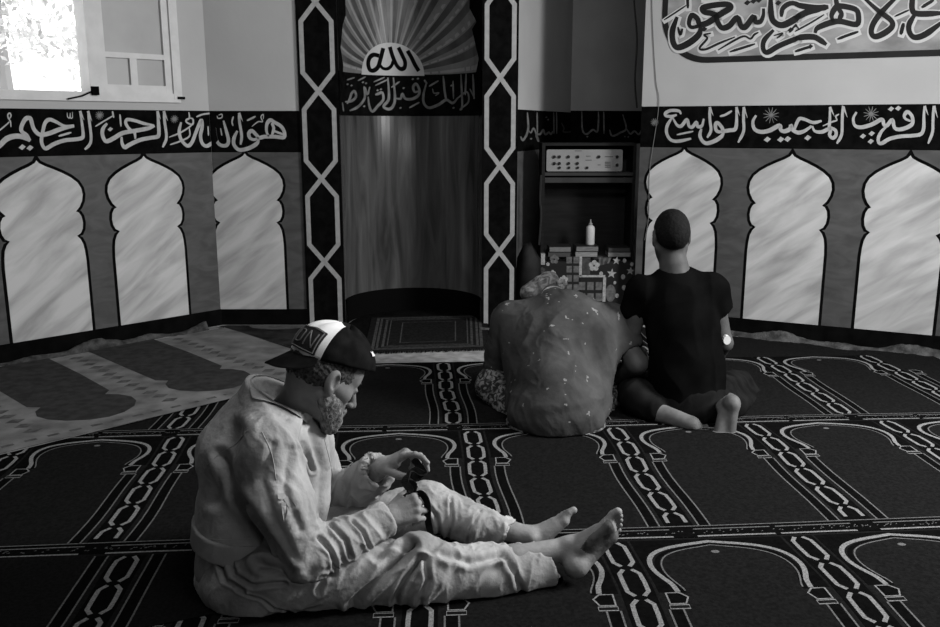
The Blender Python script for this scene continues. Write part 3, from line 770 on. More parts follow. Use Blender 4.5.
for (a, c), (b, d) in (((S0, T0), (S1, T0)), ((S1, T0), (S1, T1)), ((S1, T1), (S0, T1)), ((S0, T1), (S0, T0))):
    mb.add([rug(a, c, 0.0115), rug(b, d, 0.0115), rug(b, d, 0.016), rug(a, c, 0.016)], [(0, 1, 2, 3)], 0)
for cs_ in (-1.28, -0.65, -0.01, 0.64, 1.28 - 0.0):
    half = [(0.21, 0.14), (0.21, 0.6), (0.20, 1.02), (0.155, 1.07), (0.20, 1.12), (0.225, 1.2), (0.21, 1.28), (0.16, 1.36), (0.08, 1.42), (0.0, 1.44)]
    if cs_ > 1.2: continue
    full = [(cs_ + x, y) for x, y in half] + [(cs_ - x, y) for x, y in half[::-1][1:]]
    rpoly(full, 0.0168, 1)
for cs_ in (-0.965, -0.33, 0.315, 0.96):
    for k in range(13):
        t_ = 0.25 + k * 0.095
        rpoly([(cs_ - 0.045, t_), (cs_, t_ - 0.034), (cs_ + 0.045, t_), (cs_, t_ + 0.034)], 0.0168, 2)
for k in range(30):
    s_ = S0 + 0.05 + k * 0.095
    if s_ + 0.08 < S1: rpoly([(s_, 1.50), (s_ + 0.05, 1.50), (s_ + 0.05, 1.525), (s_, 1.525)], 0.0168, 2)
tag(mb.build('pale_rug', [M_rugl, M_rugd, M_rugm]), 'worn pale grey rug with dark arch motifs lying along the left wall', 'rug')
# dark second rug piece between the pale rug and the niche
M_dk = mat('dark_worn_rug', 0.012, 0.95, scale=9, g2=0.03, detail=6)
mb = MB()
def dpoly(pts, z, mi): mb.add([(x, y, z) for x, y in pts], [tuple(range(len(pts)))], mi)
dk = [rug(1.345, 0.1, 0)[:2], rug(1.345, 1.32, 0)[:2], (-0.86, 4.93), (-0.70, 5.45), (-1.0, 5.86), (-1.66, 5.86)]
mb.prism(dk, 0.0115, 0.0135, 0)
c_ = rug(1.62, 0.42, 0)
mb.add([(c_[0] - 0.03 + 0.2 * math.cos(t), c_[1] + 0.05 + 0.12 * math.sin(t), 0.0145) for t in np.linspace(math.pi, 2*math.pi, 16)], [tuple(range(16))], 1)
tag(mb.build('dark_rug', [M_dk, M_rugm]), 'dark worn rug between the pale rug and the niche', 'rug')

mb = MB(); arc_ = [(NX + 0.44*math.sin(t), NY + 0.0 + 0.44*math.cos(t)) for t in np.linspace(math.pi/2, -math.pi/2, 24)]
mb.prism([(-0.66, 5.235), (0.16, 5.285), (0.30, 5.40), (0.30, 5.90)] + arc_ + [(-0.98, 5.90), (-0.66, 5.45)], 0.001, 0.0085, 0)
tag(mb.build('dark_mat', [mat('black_felt_mat', 0.006, 0.95, 0.3, 20)]), 'plain black mat filling the floor of the niche', 'mat')
# rug in front of the niche
M_nr = mat('niche_rug_dark', 0.012, 0.95, 0.3, 60); M_nr2 = mat('niche_rug_border', 0.05, 0.95, 0.4, 60); M_fr = mat('rug_fringe', 0.12, 0.95, 0.3, 60)
nrug = empty('niche_rug', (-0.25, 5.5, 0), 'dark bordered prayer rug with a ragged fringe lying before the niche', 'rug')
def nq(a, b): # a 0..1 across, b 0..1 deep
    x = -0.64 + a * 0.76 + b * -0.06 * (1 - a) ; y = 5.14 + b * 0.98 + a * 0.10; return x, y
mb = MB(); mb.prism([nq(0, 0), nq(1, 0), nq(1, 1), nq(0, 1)], 0.009, 0.012, 0)
def ring(i0, i1, z, mi):
    o_ = [nq(i0, i0*0.75), nq(1-i0, i0*0.75), nq(1-i0, 1-i0*0.75), nq(i0, 1-i0*0.75)]; n_ = [nq(i1, i1*0.75), nq(1-i1, i1*0.75), nq(1-i1, 1-i1*0.75), nq(i1, 1-i1*0.75)]
    for k in range(4):
        j = (k+1) % 4; mb.add([(*o_[k], z), (*o_[j], z), (*n_[j], z), (*n_[k], z)], [(0, 1, 2, 3)], mi)
ring(0.05, 0.075, 0.0128, 1); ring(0.085, 0.15, 0.0128, 1); ring(0.105, 0.13, 0.0134, 0); ring(0.17, 0.18, 0.0128, 1); ring(0.27, 0.28, 0.0128, 1)
mb.build('woven_field', [M_nr, M_nr2], nrug)
mb = MB(); rnd = random.Random(5)
for k in range(90):
    a = k / 89; x, y = nq(a, 0); dx = rnd.uniform(-0.012, 0.012); l = rnd.uniform(0.012, 0.035)
    mb.add([(x - 0.004, y, 0.010), (x + 0.004, y, 0.010), (x + 0.003 + dx, y - l, 0.004), (x - 0.003 + dx, y - l, 0.004)], [(0, 1, 2, 3)])
mb.build('fringe', M_nr, nrug)
# ragged dusty underlay bunched along the skirting
M_dust = mat('dusty_underlay', 0.03, 1.0, scale=18, g2=0.085, detail=8, bump=0.8, bscale=80, bdist=0.01)
def ragged(name, label, pa, pb, w, h, n, seed):
    rnd = np.random.RandomState(seed); pa = np.array(pa); pb = np.array(pb); d = pb - pa; L = np.linalg.norm(d); d = d / L; nn = np.array([d[1], -d[0]])
    if nn @ (np.array([0, 2.0]) - pa) < 0: nn = -nn
    vs = []; m = 7; ph = rnd.rand(8) * 6
    for i in range(n + 1):
        s_ = L * i / n
        ww = w * (0.75 + 0.25 * math.sin(s_ * 5 + ph[0]) + 0.2 * math.sin(s_ * 13 + ph[1]) + rnd.uniform(-0.08, 0.08))
        hh = h * (0.6 + 0.35 * math.sin(s_ * 7 + ph[2]) + 0.25 * math.sin(s_ * 17 + ph[3]))
        hh = max(hh, h * 0.15)
        for j in range(m):
            t = j / (m - 1); z = hh * math.sin(math.pi * min(t * 1.15, 1)) * (0.8 + 0.2 * rnd.rand()) + 0.002
            q = pa + d * s_ + nn * (ww * t + 0.02); vs.append((q[0], q[1], z if 0 < j < m-1 else 0.002))
    fs = [(i*m + j, i*m + j + 1, (i+1)*m + j + 1, (i+1)*m + j) for i in range(n) for j in range(m-1)]
    o = mesh_obj(name, vs, fs, M_dust, smooth=True)
    tag(o, label, 'underlay'); return o
ragged('crumpled_underlay', 'crumpled dusty underlay along the foot of the left wall', WL.p(2.0, 0)[:2], WL.p(0.15, 0)[:2], 0.14, 0.06, 90, 1)
ragged('crumpled_underlay', 'crumpled dusty underlay along the foot of the right wall', WR.p(0.3, 0)[:2], WR.p(2.6, 0)[:2], 0.15, 0.055, 110, 2)
ragged('crumpled_underlay', 'small dusty heap at the foot of the right pilaster', (0.07, 5.80), (0.30, 5.80), 0.15, 0.03, 20, 3)
# ================================================================ bookcase in the recess and what stands on it
M_dw = mat('dark_wood', 0.008, 0.5, 0.3, 6, stretch=(1, 1, 8)); M_dw2 = mat('shelf_edge_wood', 0.03, 0.5, 0.2, 6)
BX0, BX1, BY0, BY1 = 0.50, 1.155, 6.20, 6.47
bc = empty('bookcase', ((BX0+BX1)/2, BY0, 0), 'tall dark open bookcase standing in the recess right of the niche', 'bookcase')
mb = MB(); mb.box((BX0, BY0, 0), (BX0 + 0.022, BY1, 1.21)); mb.build('side_panel', M_dw, bc)
mb = MB(); mb.box((BX1 - 0.022, BY0, 0), (BX1, BY1, 1.21)); mb.build('side_panel', M_dw, bc)
mb = MB(); mb.box((BX0 + 0.022, BY1 - 0.012, 0), (BX1 - 0.022, BY1, 1.21)); mb.build('back_panel', M_dw, bc)
mb = MB(); mb.box((BX0, BY0, 1.21), (BX1, BY1, 1.228)); mb.build('top_board', M_dw, bc)
zs1 = P(590, 172.5, BY0)[2]
mb = MB(); mb.box((BX0 + 0.022, BY0, zs1 - 0.022), (BX1 - 0.022, BY1 - 0.012, zs1)); mb.box((BX0 + 0.022, BY0 - 0.004, zs1 - 0.07), (BX1 - 0.022, BY0 + 0.012, zs1 - 0.035)); mb.build('shelf', M_dw2, bc)
ZB = P(590, 256.5, BY0 - 0.02)[2]
mb = MB(); mb.box((BX0 + 0.022, BY0, ZB - 0.022), (BX1 - 0.022, BY1 - 0.012, ZB)); mb.build('shelf', M_dw2, bc)
# amplifier
M_amp = mat('amp_face', 0.20, 0.4, 0.06, 10); M_ampb = mat('amp_case', 0.03, 0.5); M_knob = mat('amp_knob', 0.01, 0.4)
ax0 = P(546.5, 160, BY0)[0]; ax1 = P(622.5, 160, BY0)[0]; az1 = P(585, 149.5, BY0)[2]; az0 = zs1 + 0.008
amp = empty('amplifier', ((ax0+ax1)/2, BY0 + 0.02, zs1), 'pale-fronted sound amplifier with rows of black knobs on the top shelf', 'amplifier')
mb = MB(); mb.box((ax0 + 0.01, BY0 + 0.012, az0), (ax1 - 0.01, BY0 + 0.22, az1 - 0.004)); mb.build('case', M_ampb, amp)
mb = MB(); 
def rr2(x0, z0, x1, z1, r): return [(a, b) for a, b in rrect(x0, z0, x1, z1, r, 4)]
mb.prism(rr2(ax0, az0, ax1, az1, 0.012), 0, 0.014, 0, M=lambda x, z, o: (x, BY0 + 0.012 - o, z)); mb.build('front_panel', M_amp, amp)
for i_ in (0.03, 0.97):
    mb = MB(); xx = ax0 + (ax1-ax0)*i_; mb.box((xx - 0.012, BY0 + 0.03, zs1), (xx + 0.012, BY0 + 0.06, az0)); mb.build('foot', M_knob, amp)
def apx(cx, cy): # from the crop of the photograph
    q = P(535 + cx / 8.545, 140 + cy / 8.545, BY0 - 0.002); return q[0], q[2]
def knob(cx, cy, r):
    x, z = apx(cx, cy); mb = MB(); n = 14
    mb.prism([(x + r*math.cos(2*math.pi*k/n), z + r*math.sin(2*math.pi*k/n)) for k in range(n)], 0, 0.012, 0, M=lambda a, b, o: (a, BY0 - 0.002 - o, b)); mb.build('knob', M_knob, amp)
for cx in (165, 208, 285, 365, 545, 700): knob(cx, 143, 0.0105)
for cx in (165, 208, 287, 362, 700): knob(cx, 200 if cx < 600 else 213, 0.0105)
for cx in (210, 290, 365, 445): knob(cx, 236, 0.009)
mb = MB()
for cx0, cx1, cy in ((435, 475, 138), (595, 668, 143), (340, 400, 93), (430, 485, 172), (535, 560, 213)):
    a = apx(cx0, cy); b = apx(cx1, cy); mb.box((a[0], BY0 - 0.0032, a[1] - 0.0018), (b[0], BY0 - 0.0015, a[1] + 0.0018))
for i in range(5):
    for j in range(4):
        a = apx(600 + i*10, 190 + j*14); mb.box((a[0] - 0.002, BY0 - 0.0035, a[1] - 0.003), (a[0] + 0.003, BY0 - 0.0015, a[1] + 0.003))
mb.build('panel_markings', M_knob, amp)
# bottle
M_bot = mat('white_plastic', 0.42, 0.4, 0.08, 20)
bp = P(590, 241.5, BY0 + 0.10); zb_ = ZB
bkY = BY0 + 0.05
# books on the shelf: three stacks
M_pg = mat('book_pages', 0.13, 0.9, 0.3, 80, stretch=(0.3, 0.3, 6)); M_pg2 = mat('book_pages_pale', 0.2, 0.9, 0.25, 80, stretch=(0.3, 0.3, 6)); M_cv = mat('book_cover_dark', 0.018, 0.5); M_cv2 = mat('book_cover_grey', 0.05, 0.5)
def book(x0, x1, z0, z1, y0, y1, pages, cover, label, rz=0.0):
    cx, cy = (x0+x1)/2, (y0+y1)/2
    b = empty('book', (cx, cy, z0), label, 'book', 'books stacked on the patterned shelf')
    t = 0.0022; hx, hy = (x1-x0)/2, (y1-y0)/2
    def M(x, y, z): c, s_ = math.cos(rz), math.sin(rz); return (cx + x*c - y*s_, cy + x*s_ + y*c, z)
    mb = MB(); mb.box((-hx, -hy, z0), (hx, hy, z0 + t), M=M); mb.box((-hx, -hy, z1 - t), (hx, hy, z1), M=M); mb.box((-hx, hy - t, z0), (hx, hy, z1), M=M); mb.build('cover', cover, b)
    mb = MB(); mb.box((-hx + 0.003, -hy + 0.002, z0 + t), (hx - 0.003, hy - t, z1 - t), M=M); mb.build('pages', pages, b)
    return b
def zpx(y): return P(590, y, bkY - 0.1)[2]
ys = BY0 - 0.045
h1 = 0.036
def xpx(x): return P(x, 250, ys)[0]
book(xpx(548), xpx(571), ZB, ZB + 0.034, ys, ys + 0.17, M_cv2, M_cv, 'dark book lying at the bottom of the left stack')
book(xpx(549), xpx(571), ZB + 0.035, ZB + 0.072, ys + 0.004, ys + 0.172, M_pg, M_cv, 'grey-paged book lying on the left stack below the amplifier', 0.02)
book(xpx(575.5), xpx(598), ZB, ZB + 0.038, ys - 0.004, ys + 0.166, M_pg2, M_cv, 'pale-paged book at the bottom of the middle stack, under the bottle', -0.02)
book(xpx(576), xpx(598.5), ZB + 0.039, ZB + 0.076, ys, ys + 0.17, M_pg, M_cv, 'pale-paged book on top of the middle stack, carrying the white bottle', 0.01)
book(xpx(608), xpx(631), ZB, ZB + 0.034, ys, ys + 0.17, M_pg2, M_cv, 'pale-paged book at the bottom of the right stack')
book(xpx(608), xpx(630), ZB + 0.035, ZB + 0.066, ys, ys + 0.17, M_cv2, M_cv, 'dull grey book on top of the right stack', 0.02)
bt = empty('bottle', (P(590, 243, ys + 0.08)[0], ys + 0.08, ZB + 0.077), 'small white plastic bottle with a pointed nozzle standing on the middle book stack', 'bottle')
c_ = bt.location; mb = MB(); zt = 0.0
mb.lathe([(0.001, 0), (0.028, 0.0), (0.031, 0.006), (0.031, 0.115), (0.028, 0.128), (0.016, 0.138), (0.013, 0.142)], c_, 24); mb.build('bottle_body', M_bot, bt, smooth=True)
mb = MB(); mb.lathe([(0.014, 0.140), (0.014, 0.152), (0.007, 0.156), (0.0035, 0.180), (0.001, 0.181)], c_, 16); mb.build('nozzle', M_amp, bt, smooth=True)
# patterned boxes and panels below
M_pb = mat('patterned_dark', 0.012, 0.6); M_p1 = mat('pattern_pale', 0.26, 0.6, 0.25, 60); M_p2 = mat('pattern_grey', 0.09, 0.6, 0.3, 40); M_p3 = mat('pattern_dim', 0.045, 0.6, 0.3, 40)
FY = BY0 - 0.10
def fp(cx, cy):  # crop (535,230) scale 8.545
    q = P(535 + cx / 8.545, 230 + cy / 8.545, FY); return q[0], q[2]
def zf(cy): return fp(400, cy)[1]
def xf(cx): return fp(cx, 300)[0]
def star_pts(x, z, r, n=5, k=0.42, a0=0.2): return [(x + (r if i % 2 == 0 else r*k) * math.cos(a0 + math.pi*i/n), z + (r if i % 2 == 0 else r*k) * math.sin(a0 + math.pi*i/n)) for i in range(2*n)]
def flower(mb, x, z, r, mi):
    for k in range(5):
        a = 2*math.pi*k/5 + 0.3; cx_, cz_ = x + r*0.55*math.cos(a), z + r*0.55*math.sin(a)
        mb.prism([(cx_ + r*0.42*math.cos(t), cz_ + r*0.42*math.sin(t)) for t in np.linspace(0, 2*math.pi, 9, endpoint=False)], 0, 0.0024 + 0.0002*k, mi, M=lambda a_, b_, o: (a_, FY - o, b_))
pbx = empty('patterned_box', (xf(200), FY, 0), 'dark box printed with flowers and squares, left of the star box', 'box', 'patterned boxes under the books')
mb = MB(); mb.box((xf(20), FY, 0.0), (xf(385) - 0.002, BY0 - 0.003, ZB - 0.024)); mb.build('box_body', M_pb, pbx)
mb = MB()
flower(mb, *fp(165, 250), 0.035, 1); flower(mb, *fp(245, 425), 0.033, 0); flower(mb, *fp(150, 370), 0.025, 0); flower(mb, *fp(60, 345), 0.025, 2); flower(mb, *fp(110, 292), 0.014, 0)
for i in range(2):
    for j in range(4):
        a = fp(292 + 60*i, 257 + 78*j); mb.box((a[0] - 0.019, FY - 0.002, a[1] - 0.023), (a[0] + 0.019, FY, a[1] + 0.023), 1)
mb.build('printed_pattern', [M_p1, M_p2, M_p3], pbx)
pb2 = empty('patterned_box', (xf(620), FY, 0), 'dark box printed with white stars, flowers and squares, right of the flower box', 'box', 'patterned boxes under the books')
mb = MB(); mb.box((xf(388), FY, 0.0), (xf(845), BY0 - 0.003, ZB - 0.024)); mb.build('box_body', M_pb, pb2)
mb = MB()
for c, r in (((655, 372), 0.036), ((697, 262), 0.030), ((815, 350), 0.030), ((790, 560), 0.028), ((500, 600), 0.02)):
    mb.prism(star_pts(*fp(*c), r), 0, 0.002, 0, M=lambda a_, b_, o: (a_, FY - o, b_))
flower(mb, *fp(505, 305), 0.042, 0)
for c, r in (((752, 400), 0.015), ((765, 262), 0.013), ((565, 372), 0.013), ((828, 292), 0.012), ((760, 492), 0.015), ((682, 450), 0.010), ((820, 470), 0.012), ((700, 560), 0.014)):
    x, z = fp(*c); mb.prism([(x + r*math.cos(t), z + r*1.2*math.sin(t)) for t in np.linspace(0, 2*math.pi, 12, endpoint=False)], 0, 0.002, 0, M=lambda a_, b_, o: (a_, FY - o, b_))
x, z = fp(645, 540); mb.prism([(x + 0.036*math.cos(t), z + 0.062*math.sin(t)) for t in np.linspace(0, 2*math.pi, 20, endpoint=False)], 0, 0.002, 1, M=lambda a_, b_, o: (a_, FY - o, b_))
for k in range(5):
    a = [fp(545 + 22*k, 235), fp(565 + 22*k, 235), fp(560 + 18*k, 300 - 4*k), fp(548 + 14*k, 305 - 4*k)]
    mb.prism(a, 0, 0.002, 1 if k % 2 == 0 else 2, M=lambda a_, b_, o: (a_, FY - o, b_))
def pb(ax, ay, bx, by, mi, o_=0.003):
    a = fp(ax, ay); b = fp(bx, by); mb.box((min(a[0], b[0]), FY - o_, min(a[1], b[1])), (max(a[0], b[0]), FY, max(a[1], b[1])), mi)
pb(380, 225, 398, 395, 0); pb(380, 385, 600, 403, 0); pb(582, 403, 600, 640, 0); pb(400, 235, 470, 380, 2, 0.0012)
for i in range(3):
    for j in range(3): pb(375 + 72*i, 445 + 95*j, 428 + 72*i, 512 + 95*j, 1, 0.0025)
mb.build('printed_pattern', [M_p1, M_p2, M_p3], pb2)
mb = MB(); a = fp(45, 285); b = fp(80, 195); mb.box((a[0], FY - 0.06, a[1]), (b[0], FY - 0.005, b[1]))
wb_z = a[1]
M_bag = mat('black_bag', 0.006, 0.6, 0.3, 20, bump=0.5, bscale=20)
mbx = MB(); gx, gy = 0.405, 6.015
ringp = []
for z, r, sx in ((0.0, 0.10, 1.0), (0.1, 0.125, 1.0), (0.3, 0.12, 0.95), (0.45, 0.10, 0.9), (0.53, 0.05, 0.9), (0.56, 0.02, 0.8)):
    ringp.append((r, z))
mbx.lathe(ringp, (gx, gy, 0), 18)
for i, v in enumerate(mbx.v):
    mbx.v[i] = (gx + (v[0]-gx)*0.75 + 0.01*math.sin(v[2]*30 + v[1]*40), gy + (v[1]-gy)*0.6 + 0.01*math.sin(v[2]*23 + v[0]*50), v[2])
bag = tag(mbx.build('bag', M_bag, smooth=True), 'black cloth bag standing on the floor left of the patterned boxes', 'bag')
wb = mb.build('switch_box', M_p1); tag(wb, 'small pale box clipped to the upper left of the flower box', 'switch')
# cables by the bookcase
mb = MB(); mb.tube(catmull([P(541, 175, 6.1), P(540, 200, 6.1), P(541, 215, 6.1), P(539, 245, 6.1)], 6), 0.008, 6)
tag(mb.build('shelf_cable', M_cable), 'black cable hanging down the left side of the bookcase', 'cable')
# ================================================================ organic modelling: distance fields turned into one smooth surface
def V(*a): return np.array(a, float)
def nrm(v): v = np.array(v, float); return v / (np.linalg.norm(v) + 1e-12)
class Field:
    def __init__(s, lo, hi, v):
        s.lo = np.array(lo, float); s.v = v; s.n = np.ceil((np.array(hi) - s.lo) / v).astype(int) + 1
        s.D = np.full(tuple(s.n), 0.5, np.float32)
        s.ax = [(s.lo[i] + np.arange(s.n[i]) * v).astype(np.float32) for i in range(3)]
    def region(s, lo, hi):
        i0 = np.clip(np.floor((np.array(lo) - s.lo) / s.v).astype(int), 0, s.n); i1 = np.clip(np.ceil((np.array(hi) - s.lo) / s.v).astype(int) + 1, 0, s.n)
        if np.any(i1 <= i0): return None
        sl = tuple(slice(a, b) for a, b in zip(i0, i1))
        X = s.ax[0][sl[0]][:, None, None]; Y = s.ax[1][sl[1]][None, :, None]; Z = s.ax[2][sl[2]][None, None, :]
        return sl, X, Y, Z
    def put(s, fn, lo, hi, k, op='add', pad=0.03):
        k = max(k, 1e-4); r = s.region(np.array(lo) - pad - k, np.array(hi) + pad + k)
        if r is None: return
        sl, X, Y, Z = r; d = fn(X, Y, Z).astype(np.float32); a = s.D[sl]
        if op == 'add':
            h = np.maximum(k - np.abs(a - d), 0) / k; s.D[sl] = np.minimum(a, d) - h*h*k*0.25
        else:
            d = -d; h = np.maximum(k - np.abs(a - d), 0) / k; s.D[sl] = np.maximum(a, d) + h*h*k*0.25
    def cone(s, a, b, ra, rb, k=0.01, op='add', flat=None):
        a = np.array(a, float); b = np.array(b, float); ba = b - a; bb = ba @ ba + 1e-12; R = max(ra, rb) * (1.05)
        def fn(X, Y, Z):
            px, py, pz = X - a[0], Y - a[1], Z - a[2]
            t = np.clip((px*ba[0] + py*ba[1] + pz*ba[2]) / bb, 0, 1)
            qx, qy, qz = px - t*ba[0], py - t*ba[1], pz - t*ba[2]
            if flat is not None:
                n = nrm(flat[0]); m = flat[1] - 1.0; w = (qx*n[0] + qy*n[1] + qz*n[2]) * m
                qx = qx + w*n[0]; qy = qy + w*n[1]; qz = qz + w*n[2]
            d = np.sqrt(qx*qx + qy*qy + qz*qz) - (ra + t*(rb - ra))
            return d
        e = R / (min(flat[1], 1.0) if flat else 1.0)
        s.put(fn, np.minimum(a, b) - e, np.maximum(a, b) + e, k, op)
    def chain(s, pts, rs, k=0.01, op='add', flat=None):
        for i in range(len(pts)-1): s.cone(pts[i], pts[i+1], rs[i], rs[i+1], k, op, flat)
    def ball(s, c, r, k=0.01, op='add'): s.cone(c, np.array(c) + V(0, 0, 1e-4), r, r, k, op)
    def ell(s, c, r, R=None, k=0.01, op='add'):
        c = np.array(c, float); r = np.array(r, float); R = np.eye(3) if R is None else np.array(R)   # rows: local axes in world
        def fn(X, Y, Z):
            px, py, pz = X - c[0], Y - c[1], Z - c[2]
            q = [(px*R[i][0] + py*R[i][1] + pz*R[i][2]) for i in range(3)]
            k0 = np.sqrt(sum((q[i]/r[i])**2 for i in range(3))); k1 = np.sqrt(sum((q[i]/r[i]**2)**2 for i in range(3))) + 1e-9
            return k0*(k0 - 1)/k1
        e = max(r); s.put(fn, c - e, c + e, k, op)
    def halfspace_cut(s, p, n, lo=None, hi=None):     # removes the side n points to
        p = np.array(p); n = nrm(n)
        fn = lambda X, Y, Z: -((X - p[0])*n[0] + (Y - p[1])*n[1] + (Z - p[2])*n[2])
        r = s.region(s.lo if lo is None else lo, s.lo + s.n*s.v if hi is None else hi)
        sl, X, Y, Z = r; s.D[sl] = np.maximum(s.D[sl], -fn(X, Y, Z).astype(np.float32))
    def mesh(s):
        D = s.D; I = D < 0
        n = D.shape
        nin = np.zeros(tuple(x-1 for x in n), np.int8)
        for dx in (0, 1):
            for dy in (0, 1):
                for dz in (0, 1): nin += I[dx:n[0]-1+dx, dy:n[1]-1+dy, dz:n[2]-1+dz]
        act = (nin > 0) & (nin < 8)
        idx = np.argwhere(act); cid = np.full(act.shape, -1, np.int32); cid[act] = np.arange(len(idx))
        acc = np.zeros((len(idx), 3)); cnt = np.zeros(len(idx))
        corner = {}
        for dx in (0, 1):
            for dy in (0, 1):
                for dz in (0, 1): corner[(dx, dy, dz)] = D[idx[:, 0]+dx, idx[:, 1]+dy, idx[:, 2]+dz].astype(float)
        for c0 in corner:
            for ax in range(3):
                if c0[ax]: continue
                c1 = list(c0); c1[ax] = 1; a = corner[c0]; b = corner[tuple(c1)]; m = (a < 0) != (b < 0)
                t = np.where(m, a / np.where(m, a - b, 1), 0); pos = np.tile(np.array(c0, float), (len(idx), 1)); pos[:, ax] += t
                acc[m] += pos[m]; cnt[m] += 1
        vs = s.lo + (idx + acc / cnt[:, None]) * s.v
        faces = []
        for ax in range(3):
            sa = [slice(1, -1)]*3; sb = [slice(1, -1)]*3; sa[ax] = slice(0, n[ax]-1); sb[ax] = slice(1, n[ax])
            A = I[tuple(sa)]; B = I[tuple(sb)]; e = np.argwhere(A != B)
            off = np.array([1, 1, 1]); off[ax] = 0; g = e + off
            u, w = (ax+1) % 3, (ax+2) % 3
            def cell(du, dw):
                q = g.copy(); q[:, u] -= du; q[:, w] -= dw; return cid[q[:, 0], q[:, 1], q[:, 2]]
            q = np.stack([cell(1, 1), cell(0, 1), cell(0, 0), cell(1, 0)], 1)
            f = A[tuple(e.T)]; q[~f] = q[~f][:, ::-1]; faces.append(q)
        F = np.concatenate(faces); F = F[(F >= 0).all(1)]
        return vs, F
def vnormals(v, F):
    a = v[F[:, 2]] - v[F[:, 0]]; b = v[F[:, 3]] - v[F[:, 1]]; fn = np.cross(a, b); N = np.zeros_like(v)
    for i in range(4):
        for c in range(3): N[:, c] += np.bincount(F[:, i], fn[:, c], len(v))
    return N / (np.linalg.norm(N, axis=1)[:, None] + 1e-12)
def relax(v, F, it=2, lam=0.5):
    for _ in range(it):
        S_ = np.zeros_like(v); C_ = np.bincount(F.ravel(), minlength=len(v)).astype(float) * 2
        for i in range(4):
            for j in (1, 3):
                for c in range(3): S_[:, c] += np.bincount(F[:, i], v[F[:, (i+j) % 4], c], len(v))
        m = C_ > 0; v = v.copy(); v[m] += lam * (S_[m] / C_[m][:, None] - v[m])
    return v
_rs = np.random.RandomState(11); _tab = _rs.rand(4096).astype(np.float32)
def vnoise(p):
    i = np.floor(p).astype(np.int64); f = p - i; f = f*f*(3 - 2*f); out = 0
    for dx in (0, 1):
        for dy in (0, 1):
            for dz in (0, 1):
                h = ((i[:, 0]+dx)*73856093 ^ (i[:, 1]+dy)*19349663 ^ (i[:, 2]+dz)*83492791) & 4095
                w = (f[:, 0] if dx else 1-f[:, 0]) * (f[:, 1] if dy else 1-f[:, 1]) * (f[:, 2] if dz else 1-f[:, 2])
                out = out + w * _tab[h]
    return out * 2 - 1
def folds(v, axis, freq_across, freq_along, seed=0.0, sharp=1.6, warp=0.6):
    """elongated cloth folds running along 'axis'"""
    a = nrm(axis); b = nrm(np.cross(a, [0.31, 0.2, 0.93])); c = np.cross(a, b)
    q = np.stack([v @ a * freq_along, v @ b * freq_across, v @ c * freq_across], 1) + seed
    w = vnoise(q * 0.7 + 9.1) * warp
    n = vnoise(q + w[:, None]); r = 1 - np.abs(n)**0.8 * 1.7
    return np.clip(r, -1, 1) ** 1 * 1.0
def seg_t(v, a, b):
    a = np.array(a, float); b = np.array(b, float); ba = b - a; t = np.clip((v - a) @ ba / (ba @ ba), 0, 1); return t, np.linalg.norm(v - a - t[:, None]*ba, axis=1)
def limb_w(v, a, b, R):       # weight near a limb
    t, d = seg_t(v, a, b); return np.clip(1 - (d - R) / (0.4*R), 0, 1), t
def crease(v, N, pts, w, depth):
    """groove (depth>0) or ridge (depth<0) along a polyline"""
    best = np.full(len(v), 9.0)
    for i in range(len(pts)-1):
        _, d = seg_t(v, pts[i], pts[i+1]); best = np.minimum(best, d)
    return -depth * np.exp(-(best/w)**2) + 0.4*depth*np.exp(-((best - 2.0*w)/w)**2)
def build_mesh(name, v, F, mats, parent, midx=None):
    me = bpy.data.meshes.new(name)
    me.vertices.add(len(v)); me.vertices.foreach_set('co', v.astype(np.float32).ravel())
    me.loops.add(len(F)*4); me.loops.foreach_set('vertex_index', F.astype(np.int32).ravel())
    me.polygons.add(len(F)); me.polygons.foreach_set('loop_start', np.arange(0, len(F)*4, 4, dtype=np.int32))
    for m in (mats if isinstance(mats, (list, tuple)) else [mats]): me.materials.append(m)
    if midx is not None: me.polygons.foreach_set('material_index', midx.astype(np.int32))
    me.update(calc_edges=True); me.validate()
    me.polygons.foreach_set('use_smooth', np.ones(len(me.polygons), bool)); me.update()
    return link(bpy.data.objects.new(name, me), parent)

